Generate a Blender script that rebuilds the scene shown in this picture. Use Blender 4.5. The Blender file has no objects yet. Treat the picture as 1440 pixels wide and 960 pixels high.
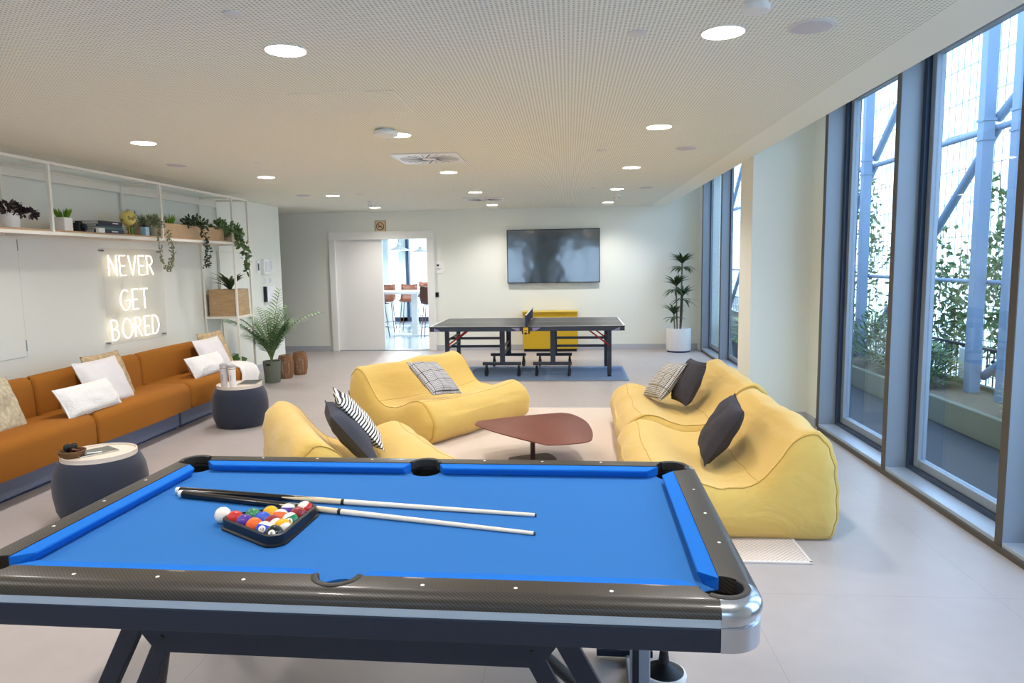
import bpy, math, random
from math import sin, cos, pi, radians as R
from mathutils import Vector, Matrix, Euler
C = bpy.context.scene
COL = C.collection
rnd = random.Random(7)

# ------------------------------------------------------------ materials
def lin(h):
    if isinstance(h, str):
        h = h.lstrip('#'); c = [int(h[i:i+2], 16)/255 for i in (0, 2, 4)]
        return tuple((x/12.92 if x <= .04045 else ((x+.055)/1.055)**2.4) for x in c)+(1,)
    return tuple(h)+(1,) if len(h) == 3 else h
MATS = {}
def M(name, col='#808080', rough=.6, metal=0, bump=0, bscale=60, var=0, vscale=4, sheen=0, coat=0, emit=None, estr=0, spec=.5, trans=0, ior=1.45, tex='noise'):
    if name in MATS: return MATS[name]
    m = bpy.data.materials.new(name); m.use_nodes = True; nt = m.node_tree; N = nt.nodes; K = nt.links
    b = N['Principled BSDF']
    b.inputs['Base Color'].default_value = lin(col); b.inputs['Roughness'].default_value = rough
    b.inputs['Metallic'].default_value = metal; b.inputs['Specular IOR Level'].default_value = spec
    b.inputs['IOR'].default_value = ior
    if sheen: b.inputs['Sheen Weight'].default_value = sheen
    if coat: b.inputs['Coat Weight'].default_value = coat; b.inputs['Coat Roughness'].default_value = .05
    if trans: b.inputs['Transmission Weight'].default_value = trans
    if emit: b.inputs['Emission Color'].default_value = lin(emit); b.inputs['Emission Strength'].default_value = estr
    tc = N.new('ShaderNodeTexCoord')
    if bump:
        t = N.new('ShaderNodeTexNoise'); t.inputs['Scale'].default_value = bscale; t.inputs['Detail'].default_value = 4
        bp = N.new('ShaderNodeBump'); bp.inputs['Strength'].default_value = bump; bp.inputs['Distance'].default_value = .01
        K.new(tc.outputs['Object'], t.inputs['Vector']); K.new(t.outputs['Fac'], bp.inputs['Height']); K.new(bp.outputs['Normal'], b.inputs['Normal'])
    if var:
        t = N.new('ShaderNodeTexNoise'); t.inputs['Scale'].default_value = vscale; t.inputs['Detail'].default_value = 5
        r = N.new('ShaderNodeMixRGB'); c = lin(col)
        r.inputs[1].default_value = tuple(max(0, x*(1-var)) for x in c[:3])+(1,)
        r.inputs[2].default_value = tuple(min(1, x*(1+var)) for x in c[:3])+(1,)
        K.new(tc.outputs['Object'], t.inputs['Vector']); K.new(t.outputs['Fac'], r.inputs[0]); K.new(r.outputs[0], b.inputs['Base Color'])
    MATS[name] = m; return m
def nodes(m): return m.node_tree.nodes, m.node_tree.links, m.node_tree.nodes['Principled BSDF']
def math_node(N, K, op, a, b=None):
    n = N.new('ShaderNodeMath'); n.operation = op
    for i, v in enumerate((a, b)):
        if v is None: continue
        if isinstance(v, (int, float)): n.inputs[i].default_value = v
        else: K.new(v, n.inputs[i])
    return n.outputs[0]
def mixrgb(N, K, fac, a, b):
    n = N.new('ShaderNodeMixRGB')
    if isinstance(fac, (int, float)): n.inputs[0].default_value = fac
    else: K.new(fac, n.inputs[0])
    for i, v in ((1, a), (2, b)):
        if isinstance(v, (str, tuple)): n.inputs[i].default_value = lin(v)
        else: K.new(v, n.inputs[i])
    return n.outputs[0]

# ------------------------------------------------------------ mesh builder
class MB:
    def __init__(s): s.v = []; s.f = []; s.mi = []; s.cur = 0
    def add(s, vs, fs, T=None):
        o = len(s.v)
        s.v += [tuple(T @ Vector(v)) if T is not None else tuple(v) for v in vs]
        s.f += [tuple(i+o for i in f) for f in fs]; s.mi += [s.cur]*len(fs); return s
    def box(s, x0, x1, y0, y1, z0, z1, T=None):
        vs = [(x, y, z) for x in (x0, x1) for y in (y0, y1) for z in (z0, z1)]
        return s.add(vs, [(0, 1, 3, 2), (4, 6, 7, 5), (0, 4, 5, 1), (2, 3, 7, 6), (0, 2, 6, 4), (1, 5, 7, 3)], T)
    def beam(s, a, b, w, h=None, up=(0, 0, 1)):
        a = Vector(a); b = Vector(b); h = h or w; d = (b-a); L = d.length; d.normalize(); u = Vector(up)
        if abs(d.dot(u)) > .98: u = Vector((1, 0, 0))
        r = d.cross(u).normalized(); u = r.cross(d)
        T = Matrix((( d.x, r.x, u.x, a.x), (d.y, r.y, u.y, a.y), (d.z, r.z, u.z, a.z), (0, 0, 0, 1)))
        return s.box(0, L, -w/2, w/2, -h/2, h/2, T)
    def loft(s, rings, closed=True, cap=True, T=None, loop=False):
        n = len(rings[0]); vs = [p for r in rings for p in r]; fs = []
        m = len(rings)
        for i in range(m if loop else m-1):
            for j in range(n if closed else n-1):
                a = i*n+j; b = i*n+(j+1) % n; c = ((i+1) % m)*n+(j+1) % n; d = ((i+1) % m)*n+j
                fs.append((a, b, c, d))
        if cap and closed and not loop: fs += [tuple(range(n))[::-1], tuple((m-1)*n+j for j in range(n))]
        return s.add(vs, fs, T)
    def tube(s, pts, r, n=10, cap=True, loop=False):
        pts = [Vector(p) for p in pts]; rings = []; prev = None; m = len(pts)
        for i, p in enumerate(pts):
            if loop: d = pts[(i+1) % m]-pts[i-1]
            else: d = pts[min(i+1, m-1)]-pts[max(i-1, 0)]
            d.normalize()
            if prev is None:
                u = Vector((0, 0, 1)) if abs(d.z) < .9 else Vector((1, 0, 0))
                a = d.cross(u).normalized()
            else: a = (prev-d*prev.dot(d)).normalized()
            prev = a; b = d.cross(a); rr = r[i] if isinstance(r, (list, tuple)) else r
            rings.append([tuple(p+a*cos(2*pi*k/n)*rr+b*sin(2*pi*k/n)*rr) for k in range(n)])
        return s.loft(rings, cap=cap, loop=loop)
    def lathe(s, prof, n=32, c=(0, 0, 0), T=None, cap=True):
        rings = [[(c[0]+r*cos(2*pi*k/n), c[1]+r*sin(2*pi*k/n), c[2]+z) for k in range(n)] for r, z in prof]
        return s.loft(rings, cap=cap, T=T)
    def cyl(s, c, r, z0, z1, n=24, T=None): return s.lathe([(r, z0), (r, z1)], n, (c[0], c[1], 0), T)
    def prism(s, poly, z0, z1, T=None):
        n = len(poly); vs = [(x, y, z0) for x, y in poly]+[(x, y, z1) for x, y in poly]
        return s.add(vs, [tuple(range(n))[::-1], tuple(range(n, 2*n))]+[(i, (i+1) % n, n+(i+1) % n, n+i) for i in range(n)], T)
    def sphere(s, c, r, n=24, m=14, T=None):
        prof = [(max(1e-5, r*sin(pi*i/m)), -r*cos(pi*i/m)) for i in range(m+1)]
        return s.lathe(prof, n, c, T)
    def build(s, name, mat, parent=None, smooth=40, bevel=0, seg=2, loc=None, subsurf=0):
        me = bpy.data.meshes.new(name); me.from_pydata(s.v, [], s.f)
        mats = mat if isinstance(mat, (list, tuple)) else [mat]
        for m in mats: me.materials.append(m)
        if len(mats) > 1: me.polygons.foreach_set('material_index', s.mi)
        import bmesh
        bm = bmesh.new(); bm.from_mesh(me); bmesh.ops.recalc_face_normals(bm, faces=bm.faces); bm.to_mesh(me); bm.free()
        if smooth:
            me.polygons.foreach_set('use_smooth', [True]*len(me.polygons)); me.set_sharp_from_angle(angle=R(smooth))
        o = bpy.data.objects.new(name, me); COL.objects.link(o)
        if parent: o.parent = parent
        if loc: o.location = loc
        if bevel:
            b = o.modifiers.new('b', 'BEVEL'); b.width = bevel; b.segments = seg; b.limit_method = 'ANGLE'; b.angle_limit = R(35)
        if subsurf:
            b = o.modifiers.new('s', 'SUBSURF'); b.levels = b.render_levels = subsurf
        return o
def tag(o, label=None, cat=None, group=None, kind=None):
    if label: o['label'] = label
    if cat: o['category'] = cat
    if group: o['group'] = group
    if kind: o['kind'] = kind
    return o
def thing(name, label, cat, loc=(0, 0, 0), rz=0, group=None):
    o = bpy.data.objects.new(name, None); COL.objects.link(o); o.location = loc; o.rotation_euler = (0, 0, rz)
    return tag(o, label, cat, group)
def struct(o): o['kind'] = 'structure'; return o
def copy_tree(o, parent=None):
    c = o.copy(); COL.objects.link(c); c.parent = parent
    for ch in list(o.children): copy_tree(ch, c)
    return c
def root_struct(name):
    o = bpy.data.objects.new(name, None); COL.objects.link(o); o['kind'] = 'structure'; return o
def arc(cx, cy, r, a0, a1, n): return [(cx+r*cos(a0+(a1-a0)*i/n), cy+r*sin(a0+(a1-a0)*i/n)) for i in range(n+1)]
def rrect(x0, x1, y0, y1, r, n=5):
    return arc(x1-r, y1-r, r, 0, pi/2, n)+arc(x0+r, y1-r, r, pi/2, pi, n)+arc(x0+r, y0+r, r, pi, 1.5*pi, n)+arc(x1-r, y0+r, r, 1.5*pi, 2*pi, n)
def text_mesh(name, txt, size, mat, parent, mw, depth=.0008, align='CENTER'):
    cu = bpy.data.curves.new(name, 'FONT'); cu.body = txt; cu.size = size; cu.extrude = depth; cu.align_x = align; cu.align_y = 'CENTER'
    t = bpy.data.objects.new(name, cu); COL.objects.link(t)
    dg = bpy.context.evaluated_depsgraph_get(); me = bpy.data.meshes.new_from_object(t.evaluated_get(dg))
    bpy.data.objects.remove(t); me.materials.clear(); me.materials.append(mat)
    o = bpy.data.objects.new(name, me); COL.objects.link(o); o.parent = parent; o.matrix_local = mw; return o

# ------------------------------------------------------------ camera
H = 1.648; yaw, pitch, roll = .0807, .1121, -.016
f = Vector((-sin(yaw)*cos(pitch), cos(yaw)*cos(pitch), -sin(pitch))); r_ = Vector((cos(yaw), sin(yaw), 0)); u_ = r_.cross(f)
r2 = r_*cos(roll)+u_*sin(roll); u2 = -r_*sin(roll)+u_*cos(roll)
cam = bpy.data.objects.new('camera', bpy.data.cameras.new('camera')); COL.objects.link(cam)
cam.data.lens = 987.5/1440*36; cam.data.sensor_width = 36; cam.data.clip_end = 300; cam.data.clip_start = .05
cam.matrix_world = Matrix(((r2.x, u2.x, -f.x, 0), (r2.y, u2.y, -f.y, 0), (r2.z, u2.z, -f.z, H), (0, 0, 0, 1)))
C.camera = cam

# ------------------------------------------------------------ shared materials
wallm = M('wall_paint', '#e8e9e0', .75, bump=.04, bscale=300)
white = M('white_lacquer', '#eceae6', .45)
offwhite = M('cream_metal', '#ebe6da', .45)
alu = M('blue_grey_aluminium', '#8e96a1', .45, .25)
alud = M('dark_blue_aluminium', '#39475c', .45, .4)
black = M('black_plastic', '#17171a', .4)
dark = M('dark_metal', '#2a2f3a', .45, .4)
chrome = M('chrome', '#cfd2d6', .15, 1)
steelw = M('painted_steel_pale_blue', '#73879f', .55)

# ------------------------------------------------------------ room
XL, XR, XC, YB, YF, ZC, ZT = -4.9, 2.39, 1.82, -6.0, 13.2, 2.643, 3.15
WALL_END = 11.75
# floor
fm = M('pale_stone_floor', '#b3a698', .42, spec=.45)
N, K, b = nodes(fm)
tc = N.new('ShaderNodeTexCoord'); n1 = N.new('ShaderNodeTexNoise'); n1.inputs['Scale'].default_value = 1.3; n1.inputs['Detail'].default_value = 6
n2 = N.new('ShaderNodeTexNoise'); n2.inputs['Scale'].default_value = 9; n2.inputs['Detail'].default_value = 6
spf = N.new('ShaderNodeSeparateXYZ'); K.new(tc.outputs['Object'], spf.inputs[0])
def joint(o, off): return math_node(N, K, 'LESS_THAN', math_node(N, K, 'FRACT', math_node(N, K, 'MULTIPLY', math_node(N, K, 'ADD', o, 30+off), 1/1.2)), .0025)
for n in (n1, n2): K.new(tc.outputs['Object'], n.inputs['Vector'])
s = math_node(N, K, 'ADD', math_node(N, K, 'MULTIPLY', n1.outputs['Fac'], .6), math_node(N, K, 'MULTIPLY', n2.outputs['Fac'], .4))
c2 = mixrgb(N, K, s, '#9f9693', '#b9b1af'); K.new(mixrgb(N, K, math_node(N, K, 'MAXIMUM', joint(spf.outputs[0], .35), joint(spf.outputs[1], .2)), c2, '#9b928d'), b.inputs['Base Color'])
b.inputs['Roughness'].default_value = .36
struct(MB().box(-9, XR+.03, YB, YF+.15, -.06, 0).build('floor', fm, smooth=0))
# ceiling with perforations
cm = M('perforated_ceiling', '#d6cdb9', .85)
N, K, b = nodes(cm); tc = N.new('ShaderNodeTexCoord'); sp = N.new('ShaderNodeSeparateXYZ'); K.new(tc.outputs['Object'], sp.inputs[0])
def cell(o, p):
    q = math_node(N, K, 'FRACT', math_node(N, K, 'MULTIPLY', o, 1/p)); q = math_node(N, K, 'SUBTRACT', q, .5); return math_node(N, K, 'MULTIPLY', q, q)
P_ = .02
dd = math_node(N, K, 'ADD', cell(sp.outputs[0], P_), cell(sp.outputs[1], P_))
hole = math_node(N, K, 'LESS_THAN', dd, .075)
inside = math_node(N, K, 'LESS_THAN', sp.outputs[0], 1.535)
K.new(mixrgb(N, K, math_node(N, K, 'MULTIPLY', hole, inside), '#f2f2e7', '#bbbbab'), b.inputs['Base Color'])
struct(MB().box(-9, XC, YB, YF, ZC, ZC+.12).build('ceiling', cm, smooth=0))
struct(MB().box(XC, 2.75, YB, YF, ZT, ZT+.12).build('trim_1', wallm, smooth=0))
struct(MB().box(XC-.02, XC, YB, YF, ZC+.12, ZT+.12).build('trim_2', wallm, smooth=0))
# walls
struct(MB().box(XL-.15, XL, YB, WALL_END, 0, ZC).build('wall_left', wallm, smooth=0))
struct(MB().box(-9, -8.9, WALL_END-3, YF, 0, ZC).box(-9, XL-.15, WALL_END-3.1, WALL_END-3, 0, ZC).build('wall_hall', wallm, smooth=0))
DX0, DX1, DZ = -4.50, -2.60, 2.22
w = MB(); w.box(-9, DX0, YF, YF+.15, 0, ZC); w.box(DX1, XC, YF, YF+.15, 0, ZC); w.box(DX0, DX1, YF, YF+.15, DZ, ZC); w.box(XC, 2.75, YF, YF+.15, 0, ZT)
struct(w.build('wall_far', wallm, smooth=0))
# wall behind with two big windows
w = MB()
for a, c_, z0, z1 in ((XL, -4.3, 0, ZC), (-1.9, -.3, 0, ZC), (1.9, 2.75, 0, ZT), (-4.3, -1.9, 0, .3), (-4.3, -1.9, 2.45, ZC), (-.3, 1.9, 0, .3), (-.3, 1.9, 2.45, ZC)):
    w.box(a, c_, YB-.15, YB, z0, z1)
struct(w.build('wall_back', wallm, smooth=0))
# column and short wall beside it
struct(MB().box(XC, 2.62, 7.2, 7.68, 0, ZT).build('wall_pier', wallm, smooth=0))
struct(MB().box(XR, 2.62, 6.9, 7.2, 0, ZT).build('wall_right', wallm, smooth=0))
struct(MB().box(XR, 2.62, 7.68, 9.75, 0, ZT).build('wall_right', wallm, smooth=0))
struct(MB().box(XR, 2.75, 12.9, 13.2, 0, ZT).build('wall_right', wallm, smooth=0))
# baseboards
bb = M('grey_skirting', '#b9bbc2', .45)
def base(name, a, b_): struct(MB().box(*a, 0, .1).build(name, bb, smooth=0, bevel=.003))
base('baseboard_left', (XL, XL+.014, YB, WALL_END), 0); base('baseboard_left', (XL-.15, XL+.014, WALL_END, WALL_END+.014), 0)
base('baseboard_far', (-8.9, DX0-.09, YF-.014, YF), 0); base('baseboard_far', (DX1+.09, 2.39, YF-.014, YF), 0)
base('baseboard_pier', (XC-.014, XR, 7.186, 7.2), 0); base('baseboard_pier', (XC-.014, XC, 7.2, 7.69), 0)
base('baseboard_right', (XR-.014, XR, 6.9, 7.186), 0); base('baseboard_right', (XR-.014, XR, 7.68, 9.75), 0)

# windows --------------------------------------------------------------
glass = bpy.data.materials.new('window_glass'); glass.use_nodes = True; MATS['window_glass'] = glass
N = glass.node_tree.nodes; K = glass.node_tree.links; N.remove(N['Principled BSDF'])
tr = N.new('ShaderNodeBsdfTransparent'); tr.inputs[0].default_value = (.86, .9, .93, 1); gl = N.new('ShaderNodeBsdfGlossy'); gl.inputs['Roughness'].default_value = .02
lw = N.new('ShaderNodeLayerWeight'); lw.inputs['Blend'].default_value = .5; mx = N.new('ShaderNodeMixShader')
K.new(math_node(N, K, 'ADD', math_node(N, K, 'MULTIPLY', math_node(N, K, 'POWER', lw.outputs['Facing'], 5), .7), .035), mx.inputs[0]); K.new(tr.outputs[0], mx.inputs[1]); K.new(gl.outputs[0], mx.inputs[2]); K.new(mx.outputs[0], N['Material Output'].inputs[0])
XG = 2.60
kick = M('bronze_kick_and_edge_shade', '#5d544c', .5, .3)
def fin(y, par, xe=XG+.03):
    MB().box(XR, xe, y-.03, y+.03, .02, ZT).build('mullion', alu, par, smooth=0, bevel=.003)
    MB().box(XR-.004, XR+.001, y-.031, y+.031, .02, ZT).build('mullion_edge_shade', kick, par, smooth=0)  # edge painted brown for its shade, as it faces away from the windows
def window(n, y0, y1, xg=XG, k=1.0):
    p = root_struct('window_%d' % n)
    a, c_ = y0+.03, y1-.03; w1, w2, d1, d2 = .05*k, .11*k, .06*k, .03*k
    fr = MB()  # dark outer profile then pale casement
    for q0, q1 in ((a, a+w1), (c_-w1, c_)): fr.box(xg-d1, xg+d1, q0, q1, .06, ZT)
    fr.box(xg-d1, xg+d1, a+w1, c_-w1, .06, .09); fr.box(xg-d1, xg+d1, a+w1, c_-w1, ZT-.05, ZT); fr.build('outer_frame', alud, p, smooth=0)
    cs = MB()
    for q0, q1 in ((a+w1, a+w2), (c_-w2, c_-w1)): cs.box(xg-d2, xg+d2, q0, q1, .09, ZT-.05)
    cs.box(xg-d2, xg+d2, a+w2, c_-w2, .09, .15); cs.box(xg-d2, xg+d2, a+w2, c_-w2, ZT-.11, ZT-.05); cs.build('casement', alu, p, smooth=0, bevel=.004*k)
    MB().box(xg-.006, xg+.006, a+w2, c_-w2, .15, ZT-.11).build('glass', glass, p, smooth=0)
    MB().box(XR, xg-d1, a, c_, .035, .06).build('sill', M('pale_aluminium_sill', '#b9c2cd', .35, .5), p, smooth=0, bevel=.002)
    MB().box(XR-.012, XR-.002, y0-.03, y1-.031, 0, .034).build('kick_strip', kick, p, smooth=0)
    fin(y1, p, xg+.03)
    return p
ys = [6.86, 5.43, 3.98, 2.53, 1.08]
for i in range(len(ys)-1):
    window(i+1, ys[i+1], ys[i])
fin(ys[-1], root_struct('window_9'))
struct(MB().box(XR, 2.7, YB, ys[-1]-.03, 0, ZT).build('wall_right', wallm, smooth=0))  # unseen stretch made solid, without windows, to cut daylight near the camera
window(10, 11.31, 12.84, 2.535, .35); window(11, 9.78, 11.31, 2.535, .35)
# windows in the back wall
for k, (x0, x1) in enumerate(((-4.3, -1.9), (-.3, 1.9))):
    p = root_struct('window_%d' % (12+k)); fr = MB(); xm = (x0+x1)/2
    for q in (x0, xm-.03, x1-.06): fr.box(q, q+.06, YB-.1, YB-.02, .3, 2.45)
    for z in (.3, 2.39): fr.box(x0, x1, YB-.1, YB-.02, z, z+.06)
    fr.build('window_frame', alud, p, smooth=0); MB().box(x0+.06, x1-.06, YB-.065, YB-.055, .36, 2.39).build('glass', glass, p, smooth=0)

# door -----------------------------------------------------------------
p = root_struct('door_1')
fr = MB(); fr.box(DX0-.03, DX0+.09, YF-.06, YF+.15, 0, DZ-.1); fr.box(DX1-.05, DX1+.09, YF-.055, YF+.15, 0, DZ-.1); fr.box(DX0-.03, DX1+.09, YF-.06, YF+.15, DZ-.1, DZ+.05)
fr.build('door_frame', white, p, smooth=0, bevel=.006)
MB().box(DX0+.09, -3.52, YF+.02, YF+.07, .01, DZ-.1).build('sliding_door_leaf', white, p, smooth=0, bevel=.004)
MB().box(DX0+.09, DX1-.05, YF-.01, YF+.15, 0, .012).build('threshold', M('threshold_metal', '#9aa3b0', .4, .5), p, smooth=0)

# next room --------------------------------------------------------------
nf = M('pale_glossy_floor', '#cfd6dd', .12)
struct(MB().box(-9, 0, YF+.15, 20.5, -.06, 0).build('floor_next_room', nf, smooth=0))
struct(MB().box(-9, 0, YF+.15, 20.5, 3., 3.1).build('ceiling_next_room', wallm, smooth=0))
w = MB(); w.box(-9, -8.9, YF, 20.5, 0, 3); w.box(-9, -5.15, 20, 20.15, 0, 3); w.box(-4.85, -4.62, 19.95, 20.15, 0, 3); w.box(-.1, 0, YF+.15, 14.2, 0, 3)
struct(w.build('wall_next_room', M('pale_blue_wall', '#ccdbe0', .7), smooth=0))
p = root_struct('window_14'); MB().box(-4.62, -4.54, 19.9, 20.1, 0, 3).box(-5.15, -.1, 19.95, 20.1, 0, .12).box(-5.15, -.1, 19.95, 20.1, 2.9, 3).box(-2.2, -2.12, 19.9, 20.1, 0, 3).build('window_frame', alud, p, smooth=0)
MB().box(-4.54, -.1, 20.0, 20.01, .12, 2.9).build('glass', glass, p, smooth=0)
brown = M('brown_moulded_shell', '#532c1c', .55)
def stool(x, y, rz, label):
    t = thing('bar_stool', label, 'stool', (x, y, 0), rz, 'brown bar stools at the white tables')
    sh = MB(); rings = []
    for i in range(9):   # shell rises from seat to low back
        a = i/8; yy = -.2+.36*min(a/.6, 1)+.06*max(0, a-.6)/.4; zz = .74+.0*a+(.40*max(0, (a-.45)/.55)**1.1)
        rings.append([(xx*(.22-.02*a), yy-.05*(xx*xx)*a, zz+.03*xx*xx) for xx in (-1, -.6, -.2, .2, .6, 1)])
    sh.loft(rings, closed=False, cap=False)
    o = sh.build('seat_shell', brown, t); md = o.modifiers.new('s', 'SOLIDIFY'); md.thickness = .015
    for sx in (-1, 1):
        for sy in (-1, 1):
            MB().tube([(sx*.13, sy*.12, .74), (sx*.2, sy*.2, 0)], .009, 8).build('leg', M('brown_steel', '#70503f', .4, .5), t)
    MB().tube([(.18, .18, .25), (-.18, .18, .25), (-.18, -.18, .25), (.18, -.18, .25)], .007, 8, loop=True, cap=False).build('foot_ring', M('brown_steel'), t)
def high_table(x0, x1, y, label):
    t = thing('high_table', label, 'table', ((x0+x1)/2, y, 0), 0); hx = (x1-x0)/2
    MB().box(-hx, hx, -.4, .4, .97, 1.03).build('tabletop', white, t, smooth=0, bevel=.005)
    for sx in (-1, 1):
        MB().box(sx*(hx-.9)-.07, sx*(hx-.9)+.07, -.05, .05, .02, .97).box(sx*(hx-.9)-.45, sx*(hx-.9)+.45, -.25, .25, 0, .02).build('pedestal', white, t, smooth=0)
high_table(-4.46, -1.26, 16.1, 'long white high table seen through the doorway, nearest the door')
high_table(-5.6, -2.4, 18.4, 'white high table farther back by the bright window of the next room')
for x, y, rz, l in ((-4.25, 15.42, pi, 'brown bar stool at the door side of the table, nearest the sliding door'), (-3.88, 16.85, 0, 'brown bar stool behind the first table, left of the pedestal'), (-3.33, 16.85, 0, 'brown bar stool behind the first table beside its pedestal'),
                    (-4.42, 16.85, .1, 'brown bar stool behind the first table, its back just above the tabletop'), (-3.05, 15.42, pi, 'brown bar stool cut off by the right door jamb'), (-3.9, 19.0, 0, 'brown bar stool at the rear table before the window')):
    stool(x, y, rz, l)
for x, y, z, l in ((-3.89, 16.1, 1.965, 'white cone pendant lamp nearest the doorway in the next room'), (-3.87, 18.4, 1.945, 'smaller looking white pendant lamp farther back in the next room')):
    t = thing('pendant_lamp', l, 'lamp', (x, y, z), 0, 'pendant lamps in the next room')
    MB().lathe([(.25, 0), (.24, .012), (.06, .09), (.05, .15), (.02, .165)], 32, cap=False).build('lamp_shade', M('grey_white_shade', '#c9cdd0', .5), t)
    MB().tube([(0, 0, .16), (0, 0, 3.0-z)], .004, 6).build('cord', black, t)
    l_ = bpy.data.lights.new('pendant_bulb', 'POINT'); l_.energy = 90; l_.color = (1, .97, .93); l_.shadow_soft_size = .05; lo_ = bpy.data.objects.new('pendant_bulb', l_); COL.objects.link(lo_); lo_.parent = t; lo_.location = (0, 0, .04)

# ------------------------------------------------------------ exterior
struct(MB().box(2.66, 5.6, -8, 26, -.2, -.1).build('floor_terrace', M('terrace_paving_shadowed', '#22252c', .6, var=.15), smooth=0))  # terrace shadow put into the paving's dark base colour
struct(MB().box(-60, 80, -40, 120, -9.2, -9).build('ground', M('distant_ground', '#c9c7bb', .9, var=.2, vscale=.1), smooth=0))
t = thing('planter_trough', 'long low concrete planter along the terrace edge', 'planter', (4.3, 10, -.1))
MB().box(-.45, -.38, -14, 14, 0, .27).box(.38, .45, -14, 14, 0, .27).box(-.45, .45, -14, -13.93, 0, .27).box(-.45, .45, 13.93, 14, 0, .27).build('trough_wall', M('olive_concrete', '#6f6f60', .8, var=.1), t, smooth=0, bevel=.01)
MB().box(-.38, .38, -13.93, 13.93, 0, .22).build('soil', M('soil', '#6b5d4c', .95, bump=.6, bscale=30, var=.3, vscale=20), t, smooth=0)
cols = [3.6, 7.56, 8.15, 11.2, 14.3, 17.4, 20.5, 23.6]
for i, y in enumerate(cols):
    x = 4.5
    t = thing('steel_post', ['steel post nearest the camera outside', 'broad steel post rising just outside the planter edge', 'pale blue steel post in the middle of the nearest wide pane', 'pale blue steel post seen through the narrower pane', 'fifth steel post along the terrace', 'sixth steel post along the terrace', 'seventh steel post along the terrace', 'last steel post along the terrace'][i], 'post', (x, y, .12 if x > 4 else -.1))
    MB().box(-.06, .06, -.06, .06, 0, 7).build('post_shaft', steelw, t, smooth=0, bevel=.004)
    for z in (2.75, 2.95): MB().box(-.07, .07, -.07, .07, z, z+.03).build('collar', steelw, t, smooth=0)
full = [y for y in cols if y != 7.56]
BR = 0
for i in range(len(full)-1):
    a, c_ = full[i], full[i+1]
    for k, (p0, p1, l) in enumerate((((4.62, c_, .3), (4.62, a, 3.0), 'lower diagonal steel brace falling away'), ((4.62, c_, 3.1), (4.62, a, 5.8), 'upper diagonal steel brace falling away'), ((4.6, a, 3.0), (4.6, c_, 3.0), 'horizontal steel tie at door-head height'), ((4.6, a, 1.35), (4.6, c_, 1.35), 'thin horizontal steel tie at chest height'))):
        tag(MB().tube([p0, p1], .05 if k < 2 else (.035 if k == 2 else .025), 10).build('steel_brace', steelw),
            '%s between the %s and %s posts outside' % (l, ['first', 'third', 'fourth', 'fifth', 'sixth', 'seventh', 'eighth'][i], ['third', 'fourth', 'fifth', 'sixth', 'seventh', 'eighth', 'ninth'][i]), 'brace', 'steel bracing outside')
    tag(MB().tube([(4.6, a, 3.0), (5.35, c_-.6, 3.25)], .04, 10).build('steel_brace', steelw), 'slanting outrigger tube from the %s post to the mesh' % ['first', 'third', 'fourth', 'fifth', 'sixth', 'seventh', 'eighth'][i], 'brace', 'steel bracing outside')
# mesh screen
mm = MB(); X = 5.35
y = 1.0
while y < 27: mm.box(X-.004, X+.004, y-.004, y+.004, 0, 7); y += .16
z = .1
while z < 7: mm.box(X-.005, X+.005, 1, 27, z-.005, z+.005); z += .45
tag(mm.build('wire_mesh_screen', M('pale_wire', '#7d858d', .5, .5), smooth=0), 'fine wire climbing mesh standing beyond the steel posts', 'mesh screen')
# railing
t = thing('railing', 'thin dark railing beyond the planter', 'railing', (4.95, 12, -.1))
MB().box(-.02, .02, -11, 14, .62, .65).box(-.01, .01, -11, 14, .12, .14).build('handrail', dark, t, smooth=0)
rb = MB(); y = -11
while y < 14: rb.box(-.006, .006, y-.006, y+.006, 0, .62); y += .13
o = rb.build('baluster', dark, t, smooth=0); o['kind'] = 'stuff'
t = thing('boundary_bollard', 'pale stone bollard standing by the railing', 'bollard', (4.86, 8.9, -.1)); MB().box(-.05, .05, -.12, .12, 0, .62).build('shaft', M('pale_stone', '#cdd0cf', .7), t, smooth=0, bevel=.01)

# ------------------------------------------------------------ foliage helpers
def leaf(mb, p, d, up, L, W, curl=.3, n=4, fold=.0):
    d = Vector(d).normalized(); up = Vector(up); s_ = d.cross(up)
    if s_.length < 1e-3: s_ = d.cross(Vector((1, 0, 0)))
    s_.normalize(); nn = s_.cross(d).normalized(); p = Vector(p); ring = []
    for i in range(n+1):
        t = i/n; w = W/2*(sin(pi*min(1, t*.9+.08))**.8) if i < n else .0006
        c = p+d*L*t*(1-.15*curl*t)-nn*(curl*L*t*t*.6)
        ring.append([tuple(c-s_*w+nn*fold*w), tuple(c), tuple(c+s_*w+nn*fold*w)])
    mb.loft(ring, closed=False, cap=False)
def rv(a=1): return Vector((rnd.uniform(-a, a), rnd.uniform(-a, a), rnd.uniform(-a, a)))
def green(name, col, v=.25, sc=25): return M(name, col, .5, var=v, vscale=sc, spec=.4)
gd = green('leaf_dark_green', '#3c4f30'); gm = green('leaf_mid_green', '#56783f'); gl_ = green('leaf_bright_green', '#7fa83c'); gp = green('leaf_grey_green', '#8b9070'); gpu = green('leaf_purple_green', '#3d2f33', .45, 12); gpalm = green('leaf_palm_green', '#8fae80')
gv = green('leaf_vine_green', '#5f7440', .3)
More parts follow.
